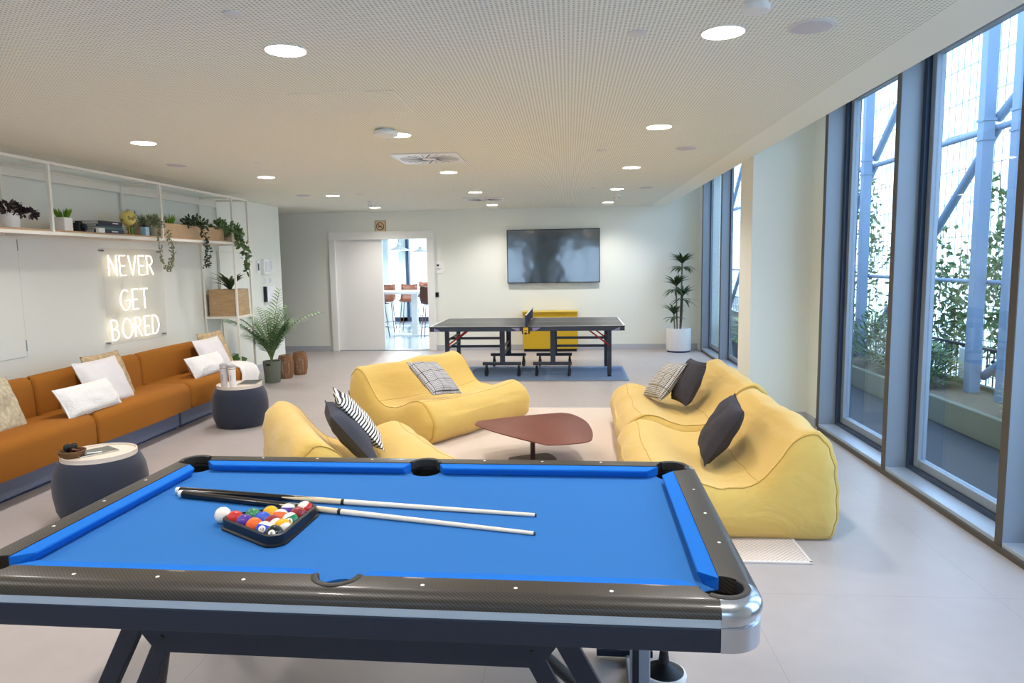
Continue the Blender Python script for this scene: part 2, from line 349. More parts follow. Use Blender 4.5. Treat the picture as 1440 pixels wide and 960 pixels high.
def vine(x, y, h, label, spread=.6, nl=240, base=.1, g='climbing vines on the mesh'):
    t = thing('climbing_vine', label, 'vine', (x, y, base), 0, g); st = MB(); lf = MB()
    for k in range(4):
        pts = []; px, py = rnd.uniform(-.08, .08), rnd.uniform(-.1, .1); hh = h*rnd.uniform(.6, 1)
        for i in range(14):
            z = hh*i/13; px += rnd.uniform(-.05, .05); py += rnd.uniform(-.12, .12)*spread*2; pts.append((px, py, z))
        st.tube(pts, .006, 5)
        for j in range(nl//4):
            q = Vector(pts[min(12, int(13*rnd.random()**.8))])+rv(.12)+Vector((0, rnd.uniform(-1, 1)*spread*.45, rnd.uniform(0, hh/13)))
            q.z = max(q.z, .15)
            leaf(lf, q, rv()+Vector((0, 0, -.3)), rv(), rnd.uniform(.06, .12), rnd.uniform(.04, .065), .3, 2)
    st.build('stem', M('vine_stem', '#6b5b43', .8), t); lf.build('leaves', gv, t, smooth=0)
for i, (x, y, h, n_) in enumerate(((5.2, 7.7, 3.4, 600), (5.2, 8.7, 2.6, 900), (5.2, 10.0, 2.2, 900), (5.25, 11.3, 2.3, 500), (5.2, 12.9, 3.6, 700), (5.25, 14.4, 3.2, 600), (4.75, 6.75, 3.4, 520), (5.2, 16.2, 3.4, 300), (5.2, 18.6, 3.6, 300))):
    vine(x, y, h, ['leafy vine beside the broad steel post', 'vine climbing the mesh left of the broad post', 'bushy vine low on the mesh in the wide pane', 'vine behind the diagonal brace', 'tall vine seen through the narrower pane', 'vine right of the post in the narrower pane', 'large leaved vine at the right edge of the wide pane', 'vine far along the mesh', 'farthest vine along the mesh'][i], .5, n_)
def shrub(x, y, r, h, label, col, n_=800, z0=.12):
    t = thing('shrub', label, 'shrub', (x, y, z0), 0, 'shrubs in the terrace planter'); lf = MB(); st = MB()
    for k in range(10):
        a = rnd.uniform(0, 2*pi); st.tube([(0, 0, 0), (cos(a)*r*.4, sin(a)*r*.4, h*.5), (cos(a)*r*.8, sin(a)*r*.8, h*rnd.uniform(.6, .95))], .005, 5)
    for k in range(n_):
        a = rnd.uniform(0, 2*pi); rr = r*rnd.random()**.5; z = h*(rnd.random()**.7)*(1-.5*(rr/r)**2)
        leaf(lf, (cos(a)*rr, sin(a)*rr, max(.04, z)), (cos(a), sin(a), rnd.uniform(0, 1.2)), (0, 0, 1), rnd.uniform(.07, .13), rnd.uniform(.02, .04), .4, 3)
    st.build('stem', M('vine_stem'), t); lf.build('foliage', col, t, smooth=0)
sh = [(4.3, 12.3, .34, .75), (4.3, 11.4, .33, .6), (4.32, 10.2, .34, .85), (4.3, 9.35, .34, .75), (4.25, 8.6, .3, .5), (4.3, 6.6, .3, .5), (4.3, 14.2, .35, .8), (4.3, 17, .35, .9), (4.3, 20.0, .35, 1.)]
for i, (x, y, r, h) in enumerate(sh):
    shrub(x, y, r, h, ['shrub in the planter low in the narrower pane', 'shrub in the planter just right of the narrower pane post', 'dense grey green shrub at the left edge of the wide pane', 'second shrub along the planter in the wide pane', 'short shrub near the planter gap', 'small shrub nearest the camera in the planter', 'shrub behind the pier', 'shrub far along the planter', 'last shrub of the planter'][i], [gm, gp][i % 2])
# big leafed plant just outside the far bay
t = thing('leafy_terrace_plant', 'bright green broad leaved plant low outside the far window', 'plant', (3.05, 12.6, -.1)); lf = MB()
for k in range(40):
    a = rnd.uniform(0, 2*pi); leaf(lf, (0, 0, rnd.uniform(.1, .7)), (cos(a), sin(a), rnd.uniform(.2, 1)), (0, 0, 1), .4, .13, .7, 5)
lf.build('leaves', gl_, t); MB().lathe([(.14, 0), (.18, .3)], 24).build('pot', dark, t)

# ------------------------------------------------------------ ceiling fittings
lampem = M('downlight_diffuser', '#fff3dc', .5, emit='#ffeccd', estr=14)
def downlight(x, y, label):
    t = thing('downlight', label, 'ceiling light', (x, y, ZC), 0, 'recessed round downlights')
    MB().lathe([(.092, -.004), (.098, -.004), (.098, 0), (.092, 0)], 40, cap=False).build('rim', white, t)
    MB().lathe([(.091, -.0045), (.091, -.001)], 40).build('diffuser', lampem, t)
    l = bpy.data.lights.new('downlight_beam', 'SPOT'); l.energy = 56; l.color = (1, .965, .93); l.spot_size = R(140); l.spot_blend = .8; l.shadow_soft_size = .08
    lo = bpy.data.objects.new('downlight_beam', l); COL.objects.link(lo); lo.parent = t; lo.location = (0, 0, -.03)
rowy = [1.05, 3.3, 5.5, 7.8, 10.05, 12.3]
rn = ['row above the camera', 'nearest row over the pool table', 'second row from the front', 'third row from the front', 'fourth row from the front', 'row nearest the far wall']
cn = {-3.37: 'sofa side column', -1.3: 'middle column', .69: 'window side column'}
for x in (-3.37, -1.3, .69):
    for y, n_ in zip(rowy, rn):
        downlight(x, y, 'round glowing downlight, %s, %s' % (n_, cn[x]))
def disc(name, x, y, r, h, label, cat, parts=True):
    t = thing(name, label, cat, (x, y, ZC)); pale = M('pale_fitting', '#dedad8', .5)
    MB().lathe([(r, 0), (r, -h*.4), (r*.93, -h*.55)], 36).build('rim', pale, t)
    if parts: MB().lathe([(r*.86, -h*.5), (r*.82, -h*.8), (r*.3, -h)], 36).build('grille', M('speaker_grille', '#cfccd0', .7, bump=.3, bscale=800), t)
    return t
disc('ceiling_speaker', 1.058, 3.26, .1, .014, 'large round ceiling speaker beside the front window side downlight', 'speaker')
disc('ceiling_speaker', 1.066, 6.56, .1, .014, 'round ceiling speaker near the third window side downlight', 'speaker')
disc('ceiling_speaker', -3.787, 6.72, .1, .014, 'round ceiling speaker above the wall shelf', 'speaker')
disc('ceiling_speaker', -3.75, 9.9, .1, .014, 'faint round ceiling speaker near the end of the shelf', 'speaker')
disc('ceiling_speaker', 1.07, 9.9, .1, .014, 'round ceiling speaker by the far windows', 'speaker')
disc('presence_sensor', .308, 3.26, .045, .01, 'small round white sensor left of the front window side downlight', 'sensor', False)
disc('presence_sensor', -1.315, 2.81, .038, .012, 'small round sensor near the top left above the cues', 'sensor', False)
disc('presence_sensor', .317, 6.55, .045, .01, 'small flat sensor near the third window side downlight', 'sensor', False)
disc('presence_sensor', -2.968, 6.73, .045, .01, 'small flat sensor between shelf and square vent', 'sensor', False)
disc('presence_sensor', .35, 9.9, .045, .01, 'small flat sensor in front of the television', 'sensor', False)
disc('presence_sensor', -2.95, 9.95, .045, .01, 'small flat sensor near the doorway light', 'sensor', False)
def detector(x, y, label, s_=1):
    t = thing('smoke_detector', label, 'detector', (x, y, ZC))
    MB().lathe([(.05*s_, 0), (.052*s_, -.02*s_), (.045*s_, -.03*s_)], 32).build('base', white, t)
    MB().lathe([(.036*s_, -.03*s_), (.042*s_, -.05*s_), (.034*s_, -.075*s_), (.01, -.08*s_)], 32).build('chamber', white, t)
    for k in range(4):
        a = k*pi/2+.4; MB().box(-.006, .006, -.004, .004, -.062*s_, -.052*s_, Matrix.Rotation(a, 4, 'Z') @ Matrix.Translation((.041*s_, 0, 0))).build('slot', black, t, smooth=0)
detector(-3.1, 11.1, 'white smoke detector above the doorway side', 1.1); detector(.74, 10.74, 'white smoke detector in front of the television', 1.1)
t = thing('smoke_detector', 'broad white round detector on a small foot in the middle of the ceiling', 'detector', (-1.344, 5.268, ZC)); MB().lathe([(.05, 0), (.05, -.02)], 32).build('foot', white, t); MB().lathe([(.085, -.016), (.092, -.03), (.088, -.045), (.05, -.052)], 40).build('body', white, t)
t = thing('smoke_detector', 'white detector at the top edge of the view', 'detector', (.729, 2.9, ZC)); MB().lathe([(.045, 0), (.045, -.025), (.055, -.03), (.05, -.05), (.02, -.06)], 32).build('body', white, t)
def vent(x, y, label):
    t = thing('swirl_vent', label, 'vent', (x, y, ZC), 0, 'square swirl vents')
    MB().box(-.31, .31, -.31, .31, -.012, 0).build('face_plate', M('vent_white', '#e6e3e2', .3, .1), t, smooth=0, bevel=.005)
    for k in range(24):
        a = k*2*pi/24+.1; T = Matrix.Rotation(a, 4, 'Z') @ Matrix.Translation((.17, 0, 0)) @ Matrix.Rotation(.25, 4, 'Z')
        MB().box(-.11, .11, -0-.003-.004*(k % 3 == 0), .003+.004*(k % 3 == 0), -.0135, -.0118, T).build('slot', [black, M('slot_grey', '#6f7178', .5)][k % 3 != 0], t, smooth=0)
vent(-1.30, 6.72, 'square swirl vent in the middle of the ceiling'); vent(-1.30, 11.15, 'square swirl vent near the far wall')
t = thing('ceiling_hatch', 'flush square access hatch in the perforated ceiling', 'hatch', (-1.31, 4.4, ZC))
hm = MB()
for a in ((-.31, .31, -.29, -.283), (-.31, .31, .283, .29), (-.31, -.303, -.29, .29), (.303, .31, -.29, .29)): hm.box(*a, -.004, .0)
hm.build('hatch_frame', M('hatch_edge', '#efe9da', .5), t, smooth=0); MB().box(-.303, .303, -.283, .283, -.003, 0).build('hatch_panel', cm, t, smooth=0)

# ------------------------------------------------------------ pool table
PO = (-1.665, 1.821); PT = -.023; PL, PW = 2.06, 1.08
pt = thing('pool_table', 'black carbon look pool table with blue cloth and silver corners', 'pool table', (PO[0], PO[1], 0), PT)
cloth = M('blue_cloth', '#2f6eb2', .85, bump=.08, bscale=900, spec=.2)
cush = M('blue_cushion_cloth', '#166dc8', .8, bump=.06, bscale=900, spec=.2)
carbon = M('carbon_weave', '#3a3632', .4, coat=.1)
N, K, b = nodes(carbon); tc = N.new('ShaderNodeTexCoord'); wv = N.new('ShaderNodeTexWave'); wv.wave_type = 'BANDS'; wv.bands_direction = 'DIAGONAL'; wv.inputs['Scale'].default_value = 55; wv.inputs['Distortion'].default_value = 0
K.new(tc.outputs['Object'], wv.inputs['Vector']); K.new(mixrgb(N, K, wv.outputs['Fac'], '#28241f', '#433d36'), b.inputs['Base Color'])
cast = M('cast_aluminium', '#c3c6cd', .22, .9)
apron = M('navy_black_apron', '#1a2234', .42)
ZR = .805; ZB = .765; PR = .062
prof = [(.10, .62), None, (0, ZR), (.065, ZR), (.088, ZR-.003), (.112, ZR-.013), (.130, ZR-.03), (.138, ZR-.05), (.138, ZR-.062)]
def rail_ring(inn):  # (outward offset, z), inner edge at inn
    return [(inn, ZR-.045), (inn, ZR), (.064 if inn < .06 else inn+.002, ZR), (.072, ZR-.002), (.084, ZR-.007), (.094, ZR-.016), (.099, ZR-.028), (.099, ZR-.040), (max(.066, inn), ZR-.040)]
def inn_at(s_, L, mid):
    d = min(s_, L-s_); i_ = 0
    if d < PR: i_ = math.sqrt(max(0, PR*PR-d*d))
    if mid and abs(s_-L/2) < PR: i_ = max(i_, math.sqrt(PR*PR-(s_-L/2)**2)-.0)
    return i_
def rail(L, mid, T):
    m = MB(); rings = []; ss = sorted(q for q in set([.02, L-.02]+[L*i/40 for i in range(41)]+[PR*cos(a*pi/20) for a in range(11)]+[L-PR*cos(a*pi/20) for a in range(11)]+([L/2+PR*cos(a*pi/20) for a in range(21)] if mid else [])) if .02 <= q <= L-.02)
    for s_ in ss: rings.append([tuple(T @ Vector((s_, -o_, z))) for o_, z in rail_ring(inn_at(s_, L, mid))])
    m.loft(rings); return m.build('rail', carbon, pt, smooth=50)
TN = Matrix.Identity(4); TF = Matrix.Translation((PL, PW, 0)) @ Matrix.Rotation(pi, 4, 'Z'); TR_ = Matrix.Translation((PL, 0, 0)) @ Matrix.Rotation(pi/2, 4, 'Z'); TL = Matrix.Translation((0, PW, 0)) @ Matrix.Rotation(-pi/2, 4, 'Z')
for L, mid, T in ((PL, True, TN), (PL, True, TF), (PW, False, TR_), (PW, False, TL)):
    rail(L, mid, T)
    MB().box(.02, L-.02, -.088, -.068, ZR-.068, ZR-.036, T).build('silver_band', M('silver_band', '#dbe6f4', .45, .1), pt, smooth=0)
    MB().box(.02, L-.02, -.092, -.068, ZR-.132, ZR-.068, T).build('apron_panel', apron, pt, smooth=0, bevel=.004)
    n_ = [L/2+.2475*s_ for s_ in ((-3, -2, -1, 1, 2, 3) if mid else (-1, 0, 1))]
    for s_ in n_: MB().lathe([(.0055, 0), (.005, .0008)], 20, (s_, -.045, ZR), T).build('sight', M('white_sight', '#f2efe8', .3), pt)
# corner caps
for cx, cy, a0 in ((0, 0, pi), (PL, 0, 1.5*pi), (PL, PW, 0), (0, PW, .5*pi)):
    m = MB(); rings = []
    for k in range(13):
        a = a0+pi/2*k/12; rings.append([(cx+o_*cos(a), cy+o_*sin(a), z+.0008) for o_, z in rail_ring(PR)])
    def straight(a, sg):
        t_ = Vector((-sin(a), cos(a)))*sg; out = []
        for q in (.0205, .014, .007): out.append([(cx+o_*cos(a)+t_.x*q, cy+o_*sin(a)+t_.y*q, z+.0008) for o_, z in rail_ring(math.sqrt(PR*PR-q*q))])
        return out
    rings = straight(a0, -1)+rings+straight(a0+pi/2, 1)[::-1]
    m.loft(rings); 
    rings = []
    for k in range(-1, 14):
        a = a0+pi/2*max(0, min(12, k))/12; sh_ = -.0205 if k < 0 else (.0205 if k > 12 else 0); rings.append([(cx+o_*cos(a)-sin(a)*sh_, cy+o_*sin(a)+cos(a)*sh_, z) for o_, z in ((.066, ZR-.040), (.092, ZR-.040), (.088, ZR-.066), (.094, ZR-.069), (.094, ZR-.130), (.066, ZR-.130))])
    m.loft(rings); m.build('corner_cap', cast, pt, smooth=50)
# pocket liners
def pocket(cx, cy, a0, a1):
    m = MB(); rings = []
    for k in range(25):
        a = a0+(a1-a0)*k/24; rings.append([(cx+o_*cos(a), cy+o_*sin(a), z) for o_, z in ((.052, ZR-.03), (.052, ZR+.001), (.056, ZR+.004), (.066, ZR+.004), (.070, ZR+.0012), (.066, ZR-.03))])
    m.loft(rings); m.build('pocket_liner', M('liner_rubber', '#33302d', .5), pt)
    m = MB(); m.lathe([(.0635, ZB-.002), (.063, .70), (.05, .682), (.001, .680)], 36, (cx, cy, 0), cap=False)
    m.build('pocket_cup', M('pocket_black', '#08080a', .9), pt)
for cx, cy, a0 in ((0, 0, pi), (PL, 0, 1.5*pi), (PL, PW, 0), (0, PW, .5*pi)): pocket(cx, cy, a0-.7, a0+pi/2+.7)
pocket(PL/2, 0, pi, 2*pi); pocket(PL/2, PW, 0, pi)
# bed
NP = 10
poly = []
poly += arc(0, 0, .064, pi/2, 0, NP)
poly += arc(PL/2, 0, .06, pi, 0, 20)
poly += arc(PL, 0, .064, pi, pi/2, NP)
poly += arc(PL, PW, .064, 1.5*pi, pi, NP)
poly += arc(PL/2, PW, .06, 2*pi, pi, 20)
poly += arc(0, PW, .064, 0, -pi/2, NP)
MB().prism(poly, ZB-.028, ZB).build('playing_bed', cloth, pt, smooth=0)
# cushions
def cushion(a, b_, T, e0, e1):
    sec = lambda s_b, s_n, s_u: None
    m = MB(); A = [(a, 0, ZR-.002), (a+e0, .048, ZR-.006), (a+e0+.004, .05, ZR-.012), (a+e0, .034, ZB+.001), (a, 0, ZB+.001)]
    B = [(b_, 0, ZR-.002), (b_-e1, .048, ZR-.006), (b_-e1-.004, .05, ZR-.012), (b_-e1, .034, ZB+.001), (b_, 0, ZB+.001)]
    m.loft([A, B], T=T); m.build('cushion', cush, pt, smooth=0, bevel=.002)
ce, me_ = .045, .02
for T in (TN, TF):
    cushion(.055, PL/2-.062, T, ce, me_); cushion(PL/2+.062, PL-.055, T, me_, ce)
for T in (TR_, TL): cushion(.055, PW-.055, T, ce, ce)
# substructure
MB().box(.08, PL-.08, .08, PW-.08, ZR-.145, ZR-.068).box(-.035, PL+.035, -.035, PW+.035, ZR-.140, ZR-.130).build('cabinet_frame', apron, pt, smooth=0)
CXP = PL/2
for yy in (.02, PW-.02):
    T = Matrix.Translation((0, yy, 0)) @ Matrix.Rotation(pi/2, 4, 'X')
    MB().prism([(CXP-.64, .673), (CXP+.64, .673), (CXP+.55, .555), (CXP-.55, .555)], -.015, .015, T).build('side_beam', apron, pt, smooth=0)
    for q in (-.53, .53): MB().cyl((0, 0), .006, .016, .019, 16, T @ Matrix.Translation((CXP+q, .60, 0))).build('bolt', black, pt)
    inw = 1 if yy < .5 else -1
    for sx in (-1, 1):
        MB().beam((CXP+sx*.60, yy, .665), (CXP+sx*.93, yy+inw*.03, .045), .026, .055).build('leg', apron, pt, smooth=0, bevel=.003)
        MB().beam((CXP+sx*.525, yy, .60), (CXP+sx*.80, yy+inw*.03, .045), .026, .05).build('leg', apron, pt, smooth=0, bevel=.003)
        if yy < .5: MB().tube([(CXP+sx*.54, yy+inw*.02, .59), (CXP+sx*.88, yy+inw*.44, .015)], .018, 12).build('cross_brace', black, pt)
        MB().beam((CXP+sx*.95, yy-.05, .035), (CXP+sx*.72, yy-.05+.0, .035), .05, .03).build('foot_bar', apron, pt, smooth=0, bevel=.004)
for sx in (1,):
    MB().box(CXP+sx*.87-.035, CXP+sx*.87+.035, .62, .66, .03, .665).build('column_leg', M('silver_leg', '#a9b1c0', .35, .4), pt, smooth=0, bevel=.004)
    MB().box(CXP+sx*.83-.01, CXP+sx*.83+.01, .30, .32, .03, .665).build('support_rod', apron, pt, smooth=0)
    MB().box(CXP+sx*.87-.03, CXP+sx*.87+.03, .05, PW-.05, .0, .03).build('foot_rail', M('silver_leg'), pt, smooth=0, bevel=.004)
    for fy in (.90,):
        MB().lathe([(.088, 0), (.09, .008), (.086, .02), (.08, .022)], 40, (CXP+sx*.985, fy, 0)).build('foot_ring', white, pt)
        MB().lathe([(.080, .021), (.05, .04), (.022, .06), (.016, .11)], 32, (CXP+sx*.985, fy, 0)).build('levelling_foot', black, pt)

# balls -------------------------------------------------------------------
def TP(a, b_, z): return Vector((PO[0]+a*cos(PT)-b_*sin(PT), PO[1]+a*sin(PT)+b_*cos(PT), z))
RB = .0285
BC = {'yellow': '#e9ad1c', 'blue': '#1d49b8', 'red': '#c8201f', 'purple': '#4b2a8f', 'orange': '#f0662a', 'green': '#0f7a4c', 'maroon': '#8a1322', 'black': '#0c0c10'}
ivory = '#f3ecdc'
def ballmat(c, stripe):
    m = M('ball_%s_%s' % (c, stripe), BC.get(c, ivory), .08, coat=.5)
    if stripe:
        N, K, b = nodes(m); tc = N.new('ShaderNodeTexCoord'); sp = N.new('ShaderNodeSeparateXYZ'); K.new(tc.outputs['Object'], sp.inputs[0])
        q = math_node(N, K, 'LESS_THAN', math_node(N, K, 'ABSOLUTE', sp.outputs[2]), RB*.52); K.new(mixrgb(N, K, q, ivory, BC[c]), b.inputs['Base Color'])
    return m
discm = M('number_disc_white', '#f4efe4', .12); inkm = M('number_ink', '#101014', .3)
def ball(a, b_, col, stripe, num, label, face=None, tilt=None):
    t = thing('pool_ball', label, 'ball', TP(a, b_, ZB+RB), 0, 'numbered pool balls in the rack' if num else None)
    # local +X carries the number disc; orient so +X points along face
    d = Vector(face if face else (rnd.uniform(-1, 1), rnd.uniform(-.2, 1), -.8)).normalized()
    up = Vector(tilt if tilt else (0, 0, 1)); up = (up-d*up.dot(d)).normalized(); side = up.cross(d)
    t.rotation_euler = Matrix(((d.x, side.x, up.x), (d.y, side.y, up.y), (d.z, side.z, up.z))).to_euler()
    MB().sphere((0, 0, 0), RB, 40, 24).build('sphere', ballmat(col, stripe), t)
    if num:
        m = MB(); rr = RB*1.002; prof = [(max(1e-5, rr*sin(a_)), rr*cos(a_)) for a_ in [.42*i/6 for i in range(7)]]
        m.lathe(prof, 28, T=Matrix.Rotation(pi/2, 4, 'Y'), cap=False); m.build('number_disc', discm, t)
        mw = Matrix.Translation((RB*1.003, 0, 0)) @ Matrix(((0, 0, 1, 0), (1, 0, 0, 0), (0, 1, 0, 0), (0, 0, 0, 1)))
        text_mesh('number', str(num), .0135, inkm, t, mw, .0004)
    return t
e1 = Vector((cos(R(-32)), sin(R(-32)))); e2 = Vector((cos(R(28)), sin(R(28)))); bc = Vector((.650, .418)); D = 2*RB+.0003
o0 = bc-(e1+e2)*D*4/3
rackballs = {(0, 0): ('red', 0, 3, 'solid red ball at the rack corner beside the white cue ball'), (1, 0): ('purple', 0, 4, 'solid purple ball between the red and the orange ball'),
 (2, 0): ('orange', 0, 5, 'solid orange ball along the left side of the rack'), (3, 0): ('blue', 1, 10, 'blue striped ball numbered 10 beside the black ball'), (4, 0): ('black', 0, 8, 'black ball numbered 8 at the near tip of the rack'),
 (0, 1): ('green', 0, 6, 'solid green ball behind the purple ball, near the cue butts'), (1, 1): ('blue', 0, 2, 'solid blue ball in the middle of the rack'), (2, 1): ('maroon', 1, 15, 'maroon and white striped ball behind the blue 10'), (3, 1): ('yellow', 1, 9, 'yellow striped ball at the right edge next to the black ball'),
 (0, 2): ('yellow', 0, 1, 'solid yellow ball at the back of the rack'), (1, 2): ('orange', 1, 13, 'orange striped ball showing mostly white'), (2, 2): ('green', 1, 14, 'green striped ball numbered 14 along the right edge'),
 (0, 3): ('purple', 1, 12, 'mostly white ball with purple stripe at the back edge'), (1, 3): ('maroon', 0, 7, 'solid dark maroon ball near the right corner'), (0, 4): ('red', 1, 11, 'red striped ball numbered 11 at the far right rack corner')}
back = -f
for (i, j), (c_, st, num, lb) in rackballs.items():
    q = o0+e1*D*i+e2*D*j
    face = None; tl = None
    bd = Vector((.55, -.75, .35)).normalized()
    if (i, j) == (3, 0): face = bd*1+r2*-.45+Vector((0, 0, .05)); tl = Vector((.2, .2, 1))
    if (i, j) == (4, 0): face = bd*.9+r2*-.45+Vector((0, 0, .0)); tl = None
    if (i, j) == (2, 2): face = Vector((.2, -.85, .25)); tl = Vector((-.5, .3, 1))
    if (i, j) == (0, 4): face = Vector((.2, -.9, -.15)); tl = Vector((-.5, 0, 1))
    if (i, j) == (0, 3): face = Vector((0, 1, -.3)); tl = Vector((.0, 1, 1.8))
    if (i, j) == (1, 2): face = Vector((1, .6, -.4)); tl = Vector((-1, -.3, .9))
    if (i, j) == (3, 1): face = Vector((.3, .6, -.9)); tl = Vector((.9, -.7, -.4))
    if (i, j) == (2, 1): face = Vector((.4, .7, -.5)); tl = Vector((-1, -.1, .5))
    ball(q.x, q.y, c_, st, num, lb, face, tl)
ball(.456, .455, 'ivory', 0, None, 'plain white cue ball touching the outside of the triangle', (1, 0, 0))
# triangle rack
cs = [o0, o0+e1*D*4, o0+e2*D*4]
def offset_tri(d):
    cen = sum(cs, Vector((0, 0)))/3; out = []
    for c_ in (cs[0], cs[1], cs[2]):
        a = math.atan2((c_-cen).y, (c_-cen).x); out += [(c_.x+d*cos(a+t_), c_.y+d*sin(a+t_)) for t_ in [R(-60)+R(120)*k/8 for k in range(9)]]
    return out
t = thing('triangle_rack', 'black plastic triangle rack holding the fifteen balls', 'rack', (PO[0], PO[1], ZB), PT)
m = MB(); inner, outer, lip = offset_tri(RB+.001), offset_tri(RB+.011), offset_tri(RB+.018); n_ = len(inner)
rings = [[(x, y, .0) for x, y in inner], [(x, y, .0) for x, y in lip], [(x, y, .006) for x, y in lip], [(x, y, .009) for x, y in outer], [(x, y, .036) for x, y in outer], [(x, y, .038) for x, y in inner]]
m.loft(rings, cap=False, loop=True); m.build('rack_frame', M('rack_black', '#16181f', .38), t)
# cues
def cue(p0, p1, label):
    a = TP(*p0, ZB); b_ = TP(*p1, ZB); a.z = ZB+.0155; b_.z = ZB+.0065; d = b_-a; L = d.length; a2 = math.atan2(d.y, d.x)
    t = thing('pool_cue', label, 'cue', a); t.rotation_euler = (0, math.asin(-d.z/L)*1, a2)
    def seg(name, x0, x1, r0, r1, mat): MB().lathe([(r0, x0), (r1, x1)], 24, T=Matrix.Rotation(pi/2, 4, 'Y')).build(name, mat, t)
    seg('bumper', 0, .018, .0125, .0148, M('white_cap', '#e9e6e0', .35)); seg('butt', .018, .46, .0148, .012, M('cue_black_lacquer', '#100f10', .22, coat=.4))
    seg('shaft_rear', .46, .70, .0118, .0103, M('ash_wood', '#e3cfae', .35, var=.12, vscale=30)); seg('joint_ring', .70, .712, .0108, .0107, black)
    seg('shaft_front', .712, L-.02, .0102, .0066, M('pale_ash_wood', '#ece2cf', .35)); seg('ferrule', L-.02, L-.006, .0066, .0064, white); seg('tip', L-.006, L, .0062, .0056, M('cue_tip', '#4a4a52', .8))
    # black points running into the shaft
    m = MB()
    for k in range(4):
        an = k*pi/2+.3; m.add([(.46, .0122*cos(an-.6), .0122*sin(an-.6)), (.46, .0126*cos(an), .0126*sin(an)), (.46, .0122*cos(an+.6), .0122*sin(an+.6)), (.60, .0113*cos(an), .0113*sin(an))], [(0, 1, 3), (1, 2, 3)])
    m.build('splice_point', M('cue_black_lacquer'), t, smooth=0)
cue((.112, .742), (1.537, .578), 'pool cue lying farther from the camera, black butt and pale shaft')
cue((.146, .706), (1.545, .411), 'pool cue nearer the camera, its tip closer to the front rail')

# ------------------------------------------------------------ bean bag sofas
yel = M('yellow_canvas', '#d4b05a', .75, bump=.12, bscale=350, sheen=.25)
N, K, b = nodes(yel); tcx = [n for n in N if n.type == 'TEX_COORD'][0]; wn = N.new('ShaderNodeTexNoise'); wn.inputs['Scale'].default_value = 3.2; wn.inputs['Detail'].default_value = 3; wn.inputs['Distortion'].default_value = 1.2
mp = N.new('ShaderNodeMapping'); mp.inputs['Scale'].default_value = (1, .55, 1.6); K.new(tcx.outputs['Object'], mp.inputs[0]); K.new(mp.outputs[0], wn.inputs['Vector'])
b2 = N.new('ShaderNodeBump'); b2.inputs['Strength'].default_value = .22; b2.inputs['Distance'].default_value = .06; K.new(wn.outputs['Fac'], b2.inputs['Height'])
b1 = [n for n in N if n.type == 'BUMP' and n != b2][0]; K.new(b2.outputs['Normal'], b1.inputs['Normal'])
seam_m = M('yellow_seam', '#c09a48', .7)
def catmull(P, n):
    out = []; m = len(P)
    for i in range(m):
        p0, p1, p2, p3 = P[i-1], P[i], P[(i+1) % m], P[(i+2) % m]
        for k in range(n):
            t = k/n; out.append(tuple(.5*((2*p1[a])+(-p0[a]+p2[a])*t+(2*p0[a]-5*p1[a]+4*p2[a]-p3[a])*t*t+(-p0[a]+3*p1[a]-3*p2[a]+p3[a])*t**3) for a in (0, 1)))
    return out
from mathutils import noise as mn
BP = [(-.53, .0), (-.575, .08), (-.585, .30), (-.57, .50), (-.51, .62), (-.42, .65), (-.325, .60), (-.24, .48), (-.12, .35), (.05, .305), (.20, .335), (.34, .395), (.46, .40), (.56, .34), (.615, .22), (.60, .08), (.50, .0), (.25, -.0), (0, 0), (-.25, 0)]
